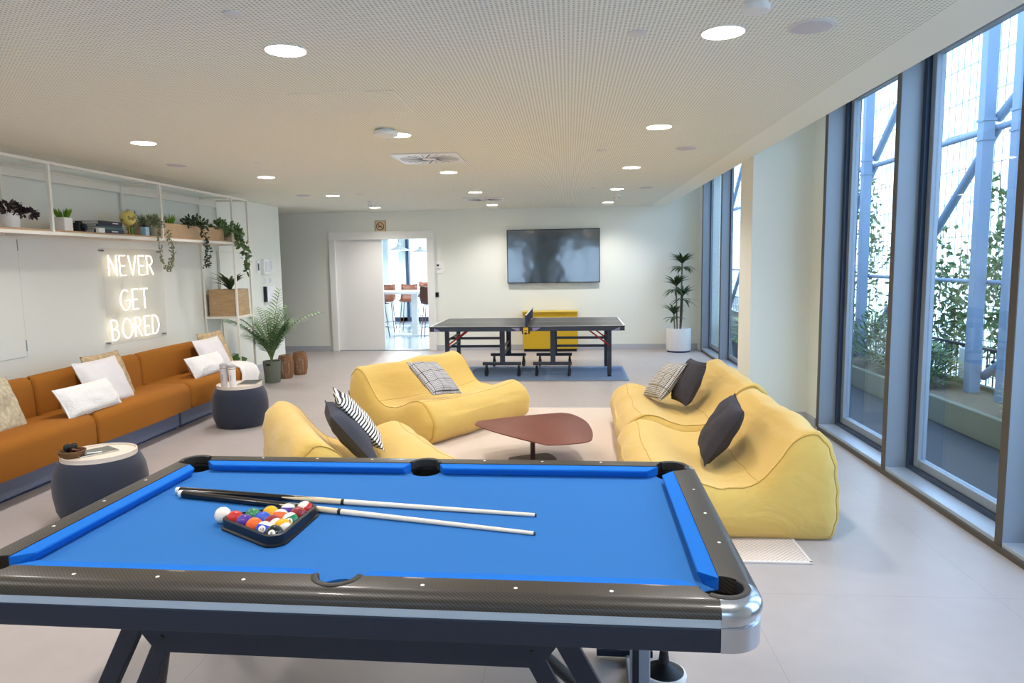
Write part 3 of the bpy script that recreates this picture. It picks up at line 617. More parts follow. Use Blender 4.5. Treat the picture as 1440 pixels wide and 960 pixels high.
def beanbag(loc, rz, W, label, seed, tagside=False):
    t = thing('beanbag_sofa', label, 'beanbag', (*loc, 0), rz, 'yellow beanbag sofas around the low table')
    P = catmull(BP, 4); n = len(P); m = MB(); rings = []; off = Vector((seed*7.3, 1, 2))
    us = [-1, -.985, -.95, -.88, -.78]+[-.66+.12*i for i in range(12)]+[.78, .88, .95, .985, 1]
    cx, cz = 0, .24
    def pt(x, z, u, sc, push=0):
        y = u*W/2
        X_, Z_ = cx+(x-cx)*sc, max(0, cz+(z-cz)*sc)
        q = Vector((X_, y, Z_)); 
        sag = (1-u*u)*.035*(1 if z > .25 and -.35 < x < .6 else 0)
        nz = mn.noise(q*3.1+off)*.028+mn.noise(q*8+off)*.009
        w_ = 1 if z > .03 else 0
        dirv = Vector((X_-cx, 0, (Z_-cz))); 
        if dirv.length > 1e-4: dirv.normalize()
        q += dirv*nz*w_
        q.z = max(0 if z <= .001 else .001, q.z-sag)
        # puckers near the side seam
        pk = math.exp(-((1-abs(u))/.10)**2); q += dirv*pk*.006*sin(40*(x+z))*w_
        return q
    SC = {1: .955, .985: .985, .95: 1.0}
    for u in us:
        sc = SC.get(round(abs(u), 3), 1.0 if abs(u) > .5 else 1-.0)
        rings.append([tuple(pt(x, z, u*(1 if abs(u) < .99 else .992), sc)) for x, z in P])
    m.loft(rings, cap=False); 
    seams = [m]
    body = m.build('cover', yel, t, smooth=60)
    for sgn in (-1, 1):
        # bulging side panel
        s_ = MB(); rr = []
        base_ring = [Vector(q) for q in rings[0 if sgn < 0 else -1]]; cen = Vector((0, base_ring[0].y, .2))
        def med(x):
            T_ = [(-.6, .30), (-.42, .31), (-.25, .22), (-.1, .165), (.1, .155), (.3, .185), (.5, .18), (.62, .15)]
            for (x0, z0), (x1, z1) in zip(T_, T_[1:]):
                if x <= x1: return z0+(z1-z0)*max(0, (x-x0))/(x1-x0)
            return .15
        for k, (tt_, bl) in enumerate(((0, 0), (.06, .014), (.2, .034), (.42, .052), (.7, .063), (1, .066))):
            ring = []
            for q in base_ring:
                mx_ = max(-.42, min(.44, q.x*.85)); v = q.lerp(Vector((mx_, q.y, med(mx_))), tt_); v.y += sgn*bl+sgn*mn.noise(v*4+off)*.008*(k > 0); v.z = max(.001, v.z) if q.z > .001 or k else 0; ring.append(tuple(v))
            rr.append(ring)
        s_.loft(rr, cap=False)
        s_.build('side_panel', yel, t, smooth=60)
        MB().tube([q+Vector((0, sgn*.004, .0 if q[2] > .02 else .003)) for q in base_ring], .0035, 6, loop=True, cap=False).build('seam', seam_m, t)
    # seam between backrest and seat, along the width at the front roll
    for xs in (8, 12):
        i_ = xs*4; MB().tube([Vector(r_g[i_]) for r_g in rings[1:-1]], .0026, 6).build('seam', seam_m, t)
    if tagside: MB().box(-.006, .006, -.0, .03, 0, .045).build('label_tag', black, t, smooth=0).location = (-.562, -W/2+.004, .36)
    return t
beanbag((-1.32, 7.05), R(-33), 1.45, 'yellow beanbag sofa nearest the table tennis table, one plaid pillow on it', 1, True)
beanbag((-1.42, 4.62), R(30), 1.4, 'yellow beanbag sofa half hidden behind the pool table, striped and denim pillows on it', 2)
beanbag((1.04, 6.42), R(180), 1.5, 'yellow beanbag sofa against the pier with a checked and a dark pillow', 3)
beanbag((.985, 4.80), R(180), 1.42, 'yellow beanbag sofa nearest the windows and camera with one dark pillow', 4)

# ------------------------------------------------------------ pillows
def pillow_mesh(W, Hh, T_, n=18, seed=0, wr=.01, pinch=.05):
    def P(u, v, s_):
        e = (max(0, 1-abs(u)**2.6)*max(0, 1-abs(v)**2.6))**.42
        x = W/2*u*(1-pinch*(1-abs(v))**0*(1-v*v)*1.0*abs(u)**3); y = Hh/2*v*(1-pinch*(1-u*u)*abs(v)**3)
        z = s_*T_/2*e+wr*e*mn.noise(Vector((u*2+seed, v*2, s_*3)))*2
        return (x, y, z)
    m = MB(); g = [[P(-1+2*i/n, -1+2*j/n, 1) for j in range(n+1)] for i in range(n+1)]; h = [[P(-1+2*i/n, -1+2*j/n, -1) for j in range(n+1)] for i in range(n+1)]
    m.loft(g, closed=False, cap=False); m.loft(h, closed=False, cap=False); return m
def frame_from(up, right):
    u = Vector(up).normalized(); r = Vector(right); r = (r-u*r.dot(u)).normalized(); n_ = r.cross(u); return Matrix(((r.x, u.x, n_.x), (r.y, u.y, n_.y), (r.z, u.z, n_.z))).to_euler()
def pillow(c, right, up, W, Hh, T_, mat, label, seed=0, flange=0, name='throw_pillow', backmat=None):
    t = thing(name, label, 'pillow', c); t.rotation_euler = frame_from(up, right)
    m = pillow_mesh(W, Hh, T_, seed=seed)
    m.build('pillow_cover', mat, t, smooth=70)
    e = MB(); k = 20; ps = []
    for i in range(k): ps.append((-1+2*i/k, -1))
    for i in range(k): ps.append((1, -1+2*i/k))
    for i in range(k): ps.append((1-2*i/k, 1))
    for i in range(k): ps.append((-1, 1-2*i/k))
    pin = .05
    path = [(W/2*u*(1-pin*(1-v*v)*abs(u)**3), Hh/2*v*(1-pin*(1-u*u)*abs(v)**3), 0) for u, v in ps]
    if flange:
        e.loft([[(p[0]*(1+flange), p[1]*(1+flange), .002) for p in path], [(p[0]*.97, p[1]*.97, .006) for p in path], [(p[0]*.97, p[1]*.97, -.006) for p in path], [(p[0]*(1+flange), p[1]*(1+flange), -.002) for p in path]], cap=False, loop=True); e.build('flange_edge', mat, t, smooth=70)
    else: e.tube(path, .004, 6, loop=True, cap=False); e.build('piping', mat, t)
    return t
def checkmat(name, c0, c1, period, ratio=.35, c3=None, stripes=False, big=0):
    m = M(name, c0, .85, bump=.3, bscale=500); N, K, b = nodes(m); tc = [n for n in N if n.type == 'TEX_COORD'][0]; sp = N.new('ShaderNodeSeparateXYZ'); K.new(tc.outputs['Object'], sp.inputs[0])
    def st(o, p, r): return math_node(N, K, 'LESS_THAN', math_node(N, K, 'FRACT', math_node(N, K, 'MULTIPLY', math_node(N, K, 'ADD', o, 5), 1/p)), r)
    sx = st(sp.outputs[0], period, ratio); sy = st(sp.outputs[1], period, ratio)
    q = sy if stripes else math_node(N, K, 'MULTIPLY', math_node(N, K, 'ADD', sx, sy), .5)
    col = mixrgb(N, K, q, c0, c1)
    if big:
        L = math_node(N, K, 'MAXIMUM', st(sp.outputs[0], big, .06), st(sp.outputs[1], big, .06)); col = mixrgb(N, K, L, col, c3)
    K.new(col, b.inputs['Base Color']); return m
plaid = checkmat('grey_plaid', '#c9c4c2', '#6a6a72', .02, .4, '#3c3c46', big=.12)
plaid2 = checkmat('brown_black_check', '#d9d5cd', '#26262c', .016, .45, '#77684c', big=.14)
stripe = checkmat('black_white_stripe', '#eeeae4', '#1c1d26', .024, .42, stripes=True)
denim = M('charcoal_denim', '#41434f', .85, bump=.4, bscale=400, var=.35, vscale=120)
denim2 = M('charcoal_weave', '#3a3840', .85, bump=.5, bscale=300, var=.3, vscale=90)
linen = M('pale_lilac_linen', '#d8d3d4', .85, bump=.25, bscale=350)
tex = M('white_textured', '#e6e3e0', .9, bump=1.0, bscale=55)
jute = M('woven_jute', '#b39b78', .9, bump=1.0, bscale=26, var=.7, vscale=30)
jute2 = M('woven_cream_jute', '#b9ad92', .9, bump=1.0, bscale=24, var=.7, vscale=28)
# on bean bags
pillow((-1.30, 6.66, .545), (.52, .84, -.22), (-.62, .38, .62), .46, .44, .13, plaid, 'grey plaid pillow lying on the beanbag near the table tennis table', 1)
pillow((-1.52, 4.87, .55), (.55, -.80, -.28), (-.55, -.25, .75), .50, .48, .12, stripe, 'black and white striped pillow behind the denim one', 2)
pillow((-1.51, 4.65, .50), (.55, -.82, -.26), (-.50, -.25, .72), .48, .46, .16, denim, 'dark denim pillow leaning on the striped pillow', 3)
pillow((.90, 6.62, .52), (-.35, .90, -.2), (.60, .25, .75), .42, .42, .14, plaid2, 'brown and black checked pillow beside the dark one by the pier', 4)
pillow((1.09, 6.45, .54), (-.20, .95, -.15), (.42, .1, .88), .44, .42, .15, denim2, 'charcoal pillow leaning on the checked pillow by the pier', 5)
pillow((1.02, 4.75, .51), (-.2, -.95, -.22), (.52, -.12, .84), .46, .44, .16, denim2, 'large charcoal pillow alone on the beanbag nearest the camera', 6)
# ------------------------------------------------------------ modular sofa
ocr = M('ochre_wool', '#9a6020', .9, bump=.15, bscale=500, spec=.25)
plin = M('blue_grey_plinth', '#6f7891', .5)
def sofa(y0, y1, label):
    t = thing('sofa_module', label, 'sofa', (-4.2, (y0+y1)/2, 0), 0, 'ochre sofa modules along the left wall'); h = (y1-y0)/2-.004
    def loftx(prof, inset=.03):
        m = MB(); rings = []
        for yy, ins in ((-h, .03), (-h+.012, .012), (-h+.035, 0), (0, -.006), (h-.035, 0), (h-.012, .012), (h, .03)):
            cx = sum(p[0] for p in prof)/len(prof); cz = sum(p[1] for p in prof)/len(prof)
            rings.append([(x-(ins if x > cx else -ins), yy, z-(ins if z > cz else -ins)) for x, z in prof])
        m.loft(rings); return m
    seat = arc(.25, .39, .085, pi/2, 0, 6)+[(.335, .25), (.33, .21), (.27, .20), (-.33, .20), (-.33, .45), (-.15, .455), (.05, .475)]
    loftx(seat).build('seat', ocr, t, smooth=50)
    bk = [(-.33, .22), (-.17, .22), (-.175, .5), (-.185, .70), (-.20, .755), (-.23, .775), (-.27, .775), (-.32, .75), (-.335, .70)]
    loftx(bk).build('backrest', ocr, t, smooth=50)
    MB().box(-.32, .19, -h+.01, h-.01, .02, .205).build('plinth', plin, t, smooth=0, bevel=.01)
    MB().box(-.3, .16, -h+.04, h-.04, 0, .02).build('plinth_foot', M('navy_foot', '#2c3a66', .6), t, smooth=0)
sofa(2.47, 3.93, 'ochre sofa module nearest the camera, past the picture edge'); sofa(3.93, 5.385, 'ochre sofa module behind the near ottoman'); sofa(5.385, 6.84, 'middle ochre sofa module under the glowing sign'); sofa(6.84, 8.3, 'last ochre sofa module with a white throw over its end')
def sp(c, W, Hh, T_, mat, label, lean, seed, fl=0, twist=0):
    pillow(c, (twist, 1, 0), (-sin(lean), 0, cos(lean)), W, Hh, T_, mat, label, seed, fl)
sp((-4.24, 4.78, .63), .46, .44, .13, jute2, 'cream woven pillow at the left picture edge', .35, 11)
sp((-4.22, 6.08, .66), .52, .46, .12, jute, 'beige woven pillow behind the pale pillow under the sign', .35, 12, twist=0)
sp((-4.12, 5.88, .64), .56, .44, .13, linen, 'pale lilac square pillow behind the white lumbar pillow, middle module', .42, 13, .04)
sp((-4.00, 5.49, .58), .66, .27, .14, tex, 'white textured lumbar pillow on the middle of the sofa', .5, 14, .02)
sp((-4.22, 8.06, .66), .56, .46, .12, jute, 'beige woven pillow against the end of the sofa', .35, 15)
sp((-4.12, 7.80, .63), .56, .42, .13, linen, 'pale lilac square pillow on the last module', .42, 16, .04)
sp((-4.00, 7.42, .575), .70, .25, .14, tex, 'white textured lumbar pillow on the last module', .5, 17, .02)
# throw blanket over sofa end
m = MB(); rings = []
for i in range(15):
    s_ = i/14; ring = []
    for j in range(13):
        v = j/12
        # path across: seat top -> over front edge -> down
        if v < .45: X_ = -4.40+ (v/.45)*.46; Z_ = .484+.004*sin(v*30+s_*5)
        elif v < .55: a_ = (v-.45)/.1*pi/2; X_ = -3.94+.085*sin(a_); Z_ = .40+.086*cos(a_)
        else: X_ = -3.853+.014*sin(s_*14)+.03*(v-.55); Z_ = .40-(v-.55)/.45*.30*(.5+.5*s_)
        Y_ = 7.98+.30*s_-.10*(1-s_)*v
        ring.append((X_, Y_, Z_))
    rings.append(ring)
for i in range(1, 9):
    s_ = i/8; rings.append([(x+(.012*sin(j*1.3)), 8.30+.035+.012*sin(i*1.2+j), max(.06, min(z, .48)-s_*.30)) for j, (x, y, z) in enumerate(rings[14])])
m.loft(rings, closed=False, cap=False); o = m.build('throw_blanket', M('white_fleece', '#eae6e2', .95, bump=.8, bscale=120), smooth=80)
md = o.modifiers.new('s', 'SOLIDIFY'); md.thickness = .014; md.offset = 1
tag(o, 'white fleecy throw draped over the far end of the ochre sofa', 'blanket')

# ------------------------------------------------------------ ottomans
ott = M('navy_pouf_fabric', '#272c3d', .85, bump=.2, bscale=400, sheen=.2)
def ottoman(x, y, s_, label):
    t = thing('ottoman', label, 'ottoman', (x, y, 0), 0, 'navy round ottomans with tray tops'); r = .285*s_
    MB().lathe([(r*.80, 0), (r*.86, .015), (r*.95, .08), (r*1.0, .18), (r*1.0, .25), (r*.96, .33), (r*.88, .385), (r*.80, .405), (r*.2, .408)], 48).build('body', ott, t)
    MB().lathe([(r*.80, .404), (r*.80, .41), (r*.79, .425), (r*.3, .426)], 48).build('tray_top', M('cream_tray', '#e0d3c6', .45), t)
    MB().lathe([(r*.80, .424), (r*.80, .436), (r*.77, .436), (r*.765, .426)], 48, cap=False).build('tray_rim', M('cream_tray'), t)
    return t
ottoman(-3.43, 6.99, .98, 'navy ottoman by the sofa end with tumblers on its tray'); ottoman(-3.14, 4.36, 1.0, 'navy ottoman beside the pool table corner with a basket on its tray')
ZO = .427
def tumbler(x, y, h, col, label):
    t = thing('tumbler', label, 'bottle', (x, y, ZO), 0); m = M(col[0], col[1], .3)
    MB().lathe([(.026, 0), (.031, .01), (.036, h*.75), (.036, h-.03)], 32).build('body', m, t)
    MB().lathe([(.035, h-.03), (.037, h-.028), (.036, h-.008), (.014, h)], 32).build('lid', M('clear_grey_lid', '#b9b4b4', .2), t)
    MB().lathe([(.0365, h-.05), (.0368, h-.042)], 32, cap=False).build('band', chrome, t)
    MB().box(-.003, .003, -.0375, -.034, h*.3, h*.55).build('mark', M('grey_print', '#8d8a92', .5), t, smooth=0)
tumbler(-3.515, 6.84, .245, ('pearl_grey', '#cfc9cb'), 'grey white tumbler behind the other on the far ottoman'); tumbler(-3.42, 6.83, .235, ('gloss_white', '#efecea'), 'white tumbler in front on the far ottoman')
def tablet(x, y, rz, w, h, label, col='#3a3d3c'):
    t = thing('tablet', label, 'tablet', (x, y, ZO), rz)
    MB().box(-w/2, w/2, -h/2, h/2, 0, .008).build('case', M('tablet_case', '#c9c2b8', .5), t, smooth=0, bevel=.002)
    MB().box(-w/2+.004, w/2-.004, -h/2+.004, h/2-.004, .008, .0095).build('screen', M('tablet_glass_'+col, col, .25), t, smooth=0)
tablet(-3.36, 7.10, .15, .19, .27, 'dark notebook like tablet beside the tumblers', '#34363a')
tablet(-3.17, 4.36, -.6, .17, .24, 'grey green tablet on the near ottoman', '#5b5c52')
t = thing('wicker_basket', 'small round wicker basket holding headphones on the near ottoman', 'basket', (-3.25, 4.25, ZO)); wick = M('wicker', '#7d5a3a', .8, bump=1, bscale=160, var=.4, vscale=160)
m = MB()
for k in range(6):
    rr = .062+.0035*k; m.tube([(rr*cos(a*pi/14), rr*sin(a*pi/14), .005+k*.0075+.0015*sin(a*3+k)) for a in range(28)], .0048, 6, loop=True, cap=False)
m.build('woven_side', wick, t); MB().lathe([(.062, 0), (.062, .005)], 28).build('base', wick, t)
t = thing('headphones', 'black headphones resting in the wicker basket', 'headphones', (-3.255, 4.25, ZO+.012)); 
for sx in (-1, 1): MB().lathe([(.02, -.012), (.028, -.008), (.03, .006), (.02, .012)], 24, T=Matrix.Translation((sx*.022, 0, .045)) @ Matrix.Rotation(pi/2+.2*sx, 4, 'Y')).build('ear_cup', black, t)
MB().tube([(.03*cos(pi*k/14), .045*sin(pi*k/14)-.0, .06+.004*sin(pi*k/14)) for k in range(15)], .004, 8).build('headband', black, t)
tag(MB().tube([(-3.235, 4.30, ZO+.03), (-3.215, 4.215, ZO+.06)], .006, 8).build('pen', M('copper_pen', '#a7623c', .3, .5)), 'copper coloured pen standing in the wicker basket', 'pen')
tag(MB().tube([(-3.17, 4.28, ZO+.015), (-3.10, 4.33, ZO+.013)], .005, 8).build('stylus', white), 'white stylus lying across the grey green tablet', 'pen')

# ------------------------------------------------------------ rugs
rugm = M('cream_loop_rug', '#dccabb', .95, bump=.5, bscale=260)
N, K, b = nodes(rugm); tc = [n for n in N if n.type == 'TEX_COORD'][0]; ck = N.new('ShaderNodeTexChecker'); ck.inputs['Scale'].default_value = 75; K.new(tc.outputs['Object'], ck.inputs['Vector']); ck.inputs['Color1'].default_value = lin('#e2d3c4'); ck.inputs['Color2'].default_value = lin('#c3b2a8'); K.new(ck.outputs['Color'], b.inputs['Base Color'])
t = thing('cream_rug', 'large cream woven rug under the beanbag sofas and low table', 'rug', (-.2, 5.785, 0)); MB().box(-1.5, 1.5, -2.02, 2.02, .001, .009).build('pile', rugm, t, smooth=0)
m = MB()
for a in ((-1.51, 1.51, -2.035, -2.015), (-1.51, 1.51, 2.015, 2.035), (-1.51, -1.495, -2.03, 2.03), (1.495, 1.51, -2.03, 2.03)): m.box(*a, .001, .011)
m.build('binding', M('rug_binding', '#d9cfc9', .8), t, smooth=0)
tag(MB().prism(rrect(-2.0, .84, 9.7, 11.02, .02), .001, .007).build('blue_mat', M('blue_grey_mat', '#7f96b8', .75, bump=.15, bscale=300, var=.06)), 'thin blue grey mat under the table tennis table', 'mat')

# ------------------------------------------------------------ low table
tp = [(661, 596), (664, 592.6), (673, 590), (709, 583.6), (751, 578), (765, 577.4), (776, 580), (793, 590), (804, 601.7), (807.4, 611.4), (806, 617.6), (793, 622.5), (765, 628), (756.7, 627.4), (729, 620.4), (695.6, 610.7), (668, 601.7), (662.4, 598.6)]
LT = [(-0.79, 5.79), (-0.78, 5.86), (-0.71, 5.92), (-0.455, 6.06), (-0.152, 6.19), (-.045, 6.21), (.045, 6.13), (.145, 5.88), (.185, 5.55), (.18, 5.33), (.155, 5.22), (.06, 5.15), (-.13, 5.10), (-.19, 5.12), (-.38, 5.28), (-.59, 5.49), (-.75, 5.69), (-.785, 5.74)]
LT = catmull(LT, 3); cxt, cyt = -.30, 5.66
t = thing('coffee_table', 'low terracotta brown coffee table with rounded triangular top', 'table', (cxt, cyt, 0)); rust = M('terracotta_metal', '#6c3626', .5, bump=.05, bscale=400)
m = MB(); rr = lambda k: [(cxt+(x-cxt)*k-cxt, cyt+(y-cyt)*k-cyt) for x, y in LT]
m.loft([[(x, y, .288) for x, y in rr(.97)], [(x, y, .292) for x, y in rr(1)], [(x, y, .299) for x, y in rr(1)], [(x, y, .30) for x, y in rr(.997)]]); m.build('tabletop', rust, t)
MB().lathe([(.02, .01), (.02, .288)], 24).build('pedestal', M('dark_rust_metal', '#4a2c2a', .5), t)
m = MB(); q = [(x*.42+.0, y*.42) for x, y in rr(1)]; m.prism(q, .009, .018); m.build('base_plate', M('dark_brown_plate', '#4f3428', .5), t, bevel=.002)

# ------------------------------------------------------------ table tennis table
tt = thing('table_tennis_table', 'dark grey table tennis table on wheels with red folding stays', 'table tennis table', (-.585, 10.5, 0), -.0077)
ttt = M('grey_table_top', '#3f4143', .35); ttl = M('white_line', '#e8e8ec', .4); ttf = M('slate_frame', '#3c4352', .4, .3); redm = M('red_stay', '#b5202c', .4)
for sx in (-1, 1):
    MB().box(min(sx*.015, sx*1.37), max(sx*.015, sx*1.37), -.7625, .7625, .745, .76).build('playing_top', ttt, tt, smooth=0)
    m = MB(); m.box(min(sx*1.35, sx*1.37), max(sx*1.35, sx*1.37), -.7625, .7625, .76, .7612); m.box(min(sx*.015, sx*1.37), max(sx*.015, sx*1.37), -.7625, -.7425, .76, .7612); m.box(min(sx*.015, sx*1.37), max(sx*.015, sx*1.37), .7425, .7625, .76, .7612); m.box(min(sx*.015, sx*1.35), max(sx*.015, sx*1.35), -.0015, .0015, .76, .7611)
    m.build('boundary_line', ttl, tt, smooth=0)
    m = MB()
    for yy in (-.755, .745): m.box(min(sx*.02, sx*1.365), max(sx*.02, sx*1.365), yy, yy+.012, .69, .745)
    for xx in (.03, 1.353): m.box(sx*xx-.006, sx*xx+.006, -.755, .757, .69, .745)
    m.build('apron_frame', ttf, tt, smooth=0, bevel=.002)
    for xx in (1.30, .14):
        m = MB(); x0 = sx*(xx if xx > 1 else .09); x1 = sx*(xx-.1 if xx > 1 else .19); T_ = [(x0, -.7565), (x1, -.7565)]
        z0, z1 = (.695, .74); m.add([(x0, -.7565, z0), (x1 if xx > 1 else x0+sx*.04, -.7565, z0 if xx > 1 else z0), (x0 if xx > 1 else x1+sx*.02, -.7565, z1), (x0 if xx < 1 else x0, -.7565, z1-.001)], [(0, 1, 2, 3)]); m.build('emblem_panel', M('lilac_panel', '#8f88b0', .5), tt, smooth=0)
    for yy in (-.46, .55):
        dx = 1.17
        MB().box(sx*dx-.03, sx*dx+.03, yy-.025, yy+.025, .03, .69).build('leg', ttf, tt, smooth=0, bevel=.003)
        MB().lathe([(.032, 0), (.034, .012), (.015, .03)], 20, (sx*dx, yy, 0)).build('levelling_foot', black, tt)
        MB().beam((sx*(dx-.01), yy-.028, .46), (sx*.86, yy-.028, .69), .012, .022).build('folding_stay', redm, tt, smooth=0)
        px = sx*.365
        MB().box(px-.036, px+.036, yy-.021, yy+.021, .21, .69).build('upright', ttf, tt, smooth=0, bevel=.003)
        MB().box(px-.29, px+.27, yy-.022, yy+.022, .17, .215).build('wheel_bar', ttf, tt, smooth=0, bevel=.003)
        for wx in (px-.235, px+.235):
            c_ = MB().box(-.02, .02, -.012, .012, .085, .165); c_.box(-.016, .016, -.019, -.015, .04, .12); c_.box(-.016, .016, .015, .019, .04, .12)
            c_ = c_.build('caster', black, tt, smooth=0); c_.location = (wx, yy, 0); c_.rotation_euler = (0, 0, R(74))
            MB().lathe([(.02, -.013), (.055, -.011), (.06, -.006), (.06, .006), (.055, .011), (.02, .013)], 28, T=Matrix.Translation((0, 0, .06)) @ Matrix.Rotation(pi/2, 4, 'X')).build('wheel', M('dark_wheel', '#24252c', .5), c_)
        for z in ((.415, .535) if yy < 0 else ()): MB().box(min(sx*.38, sx*1.16), max(sx*.38, sx*1.16), yy+.26, yy+.29, z-.018, z+.018).build('side_bar', ttf, tt, smooth=0)
    for z in (.415, .535): MB().box(sx*1.16-.012, sx*1.16+.012, -.45, .54, z-.012, z+.012).build('cross_bar', ttf, tt, smooth=0)
    MB().box(sx*.365-.014, sx*.365+.014, -.45, .54, .3, .33).build('cross_bar', ttf, tt, smooth=0)
    MB().box(sx*.365-.014, sx*.365+.014, -.45, .54, .415-.012, .415+.012).build('cross_bar', ttf, tt, smooth=0)
MB().box(-.055, .055, -.80, -.755, .655, .755).build('centre_lock', black, tt, smooth=0, bevel=.006)
MB().box(-.035, .035, -.806, -.80, .64, .745).build('warning_label', M('yellow_label', '#e2b52a', .5), tt, smooth=0)
MB().box(-.02, .02, -.808, -.805, .70, .708).box(-.025, .025, -.808, -.805, .65, .668).box(-.012, .012, -.808, -.805, .668, .68).build('label_print', black, tt, smooth=0)
net = thing('table_tennis_net', 'dark net with white top tape across the table', 'net', (-.585, 10.5, .76), -.0077)
MB().box(-.008, .008, -.83, -.815, -.01, .16).box(-.008, .008, .815, .83, -.01, .16).build('net_post', M('navy_post', '#2b3550', .4), net, smooth=0, bevel=.002)
m = MB(); yy = -.815
while yy < .815: m.box(-.0012, .0012, yy-.0018, yy+.0018, .005, .15); yy += .012
for k in range(12): m.box(-.0012, .0012, -.815, .815, .005+.012*k-.0012, .005+.012*k+.0012)
m.build('netting', M('net_blue_black', '#26304a', .8), net, smooth=0); MB().box(-.004, .004, -.82, .82, .145, .16).build('top_tape', ttl, net, smooth=0)

# ------------------------------------------------------------ yellow cabinet, TV, wall items
ycm = M('mustard_lacquer', '#c9a21c', .5)
t = thing('sideboard', 'mustard yellow low cabinet under the television', 'cabinet', (-.335, 13.03, 0)); W2 = .505
MB().box(-W2, W2, -.15, .15, .05, .74).build('body', ycm, t, smooth=0, bevel=.003); MB().box(-W2+.02, W2-.02, -.13, .14, 0, .05).build('plinth', black, t, smooth=0)
MB().box(-W2+.006, .006, -.165, -.15, .055, .66).build('door', ycm, t, smooth=0, bevel=.002); MB().box(.012, W2-.006, -.165, -.15, .055, .66).build('door', ycm, t, smooth=0, bevel=.002)
MB().box(-W2-.004, W2+.004, -.17, .15, .725, .745).build('top_board', M('pale_mustard', '#d3b54c', .5), t, smooth=0, bevel=.002)
t = thing('television', 'large wall mounted black television with a glossy screen', 'television', (-.27, 13.195, 1.753)); 
MB().box(-.86, .86, -.075, -.035, -.495, .495).build('bezel', M('tv_bezel', '#202024', .35), t, smooth=0, bevel=.004); MB().box(-.3, .3, -.035, 0, -.2, .2).build('wall_bracket', dark, t, smooth=0)
scr = M('tv_screen', '#0b0c0f', .12, coat=1, ior=2.0); N, K, b = nodes(scr); tc = N.new('ShaderNodeTexCoord'); wn = N.new('ShaderNodeTexNoise'); wn.inputs['Scale'].default_value = 1.6; bm_ = N.new('ShaderNodeBump'); bm_.inputs['Strength'].default_value = .35; bm_.inputs['Distance'].default_value = .02
K.new(tc.outputs['Object'], wn.inputs['Vector']); K.new(wn.outputs['Fac'], bm_.inputs['Height']); K.new(bm_.outputs['Normal'], b.inputs['Normal']); K.new(bm_.outputs['Normal'], b.inputs['Coat Normal'])
MB().box(-.845, .845, -.078, -.0745, -.48, .48).build('screen', scr, t, smooth=0)
# no smoking sign
t = thing('no_smoking_sign', 'square cream no smoking sign above the sliding door', 'sign', (-3.53, 13.2, 2.365)); br_ = M('sign_dark_brown', '#4a2a1e', .5)
MB().box(-.105, .105, -.008, 0, -.105, .105).build('plate', br_, t, smooth=0); MB().box(-.095, .095, -.010, -.007, -.095, .095).build('face', M('sign_cream', '#d9c19a', .5), t, smooth=0)
TX = Matrix.Translation((0, -.0105, 0)) @ Matrix.Rotation(pi/2, 4, 'X')
def ring(r0, r1, T, n=40): return [[tuple(T @ Vector((r*cos(2*pi*k/n), r*sin(2*pi*k/n), 0))) for k in range(n)] for r in (r0, r1)]
m = MB(); m.loft(ring(.062, .076, TX), cap=False); m.box(-.066, .066, -.0115, -.0108, -.006, .006, Matrix.Rotation(R(45), 4, 'Y')); m.build('prohibition_ring', M('sign_ring', '#5a1f16', .5), t, smooth=0)
m = MB(); m.box(-.045, .02, -.0112, -.0106, -.012, .002); m.box(.028, .036, -.0112, -.0106, -.012, .002)
m.tube([(.03, -.0108, .01), (.036, -.0108, .022), (.024, -.0108, .03), (.03, -.0108, .042)], .003, 6); m.build('cigarette', br_, t, smooth=0)
# info plate (tag shape)
t = thing('room_plate', 'white pointed plate with a small black mark right of the doorway', 'sign', (-2.415, 13.2, 1.58)); T = Matrix.Rotation(pi/2, 4, 'X')
MB().prism([(-.10, .115), (.10, .115), (.10, -.07), (.055, -.115), (-.055, -.115), (-.10, -.07)], 0, .012, T).build('plate', M('plate_white', '#f2f0ec', .4), t, smooth=0)
m = MB(); m.prism([(-.055, .045), (-.01, .045), (-.014, .015), (-.05, .015)], .0125, .0135, T); m.prism([(-.06, .05), (-.05, .06), (-.04, .05), (-.03, .06), (-.02, .05), (-.005, .06), (-.008, .045), (-.057, .045)], .0125, .0135, T); m.build('crown_mark', black, t, smooth=0)
m = MB()
for k, wv_ in enumerate((.06, .1, .07)): m.box(-.06, -.06+wv_, -.0135, -.0125, -.02-k*.014, -.014-k*.014)
m.build('printed_line', M('grey_print'), t, smooth=0)
t = thing('wall_socket', 'small black socket right of the doorway', 'socket', (-2.49, 13.2, 1.06)); MB().box(-.045, .045, -.012, 0, -.045, .045).build('plate', black, t, smooth=0, bevel=.003); MB().lathe([(.024, .012), (.022, .014), (.02, .012)], 24, T=T).build('socket_ring', dark, t)
# panels near the end of left wall
def wallbox(x, y, z, hy, hz, d, label, dk=False, name='wall_panel', cat='switch'):
    t = thing(name, label, cat, (XL, y, z)); MB().box(0, d, -hy, hy, -hz, hz).build('housing', M('panel_white', '#f0f0f0', .4), t, smooth=0, bevel=.004)
    if dk: MB().box(d, d+.004, -hy*.55, hy*.55, -hz*.55, hz*.55).build('screen', dark, t, smooth=0)
    else: MB().box(d, d+.006, -hy*.6, hy*.6, -hz*.7, hz*.7).build('rocker', M('panel_grey_white', '#dcdcde', .35), t, smooth=0, bevel=.002)
wallbox(0, 10.82, 1.64, .045, .10, .02, 'slim white intercom, leftmost of the upper row on the left wall end', True, 'intercom', 'intercom')
wallbox(0, 11.08, 1.64, .10, .12, .045, 'white intercom handset in the middle of the upper row', False, 'intercom', 'intercom')
wallbox(0, 11.32, 1.66, .06, .11, .02, 'narrow white panel right of the intercom handset')
wallbox(0, 11.08, 1.42, .05, .05, .012, 'white light switch, left one of the pair under the intercom'); wallbox(0, 11.28, 1.42, .05, .05, .012, 'white light switch, right one of the pair under the intercom')
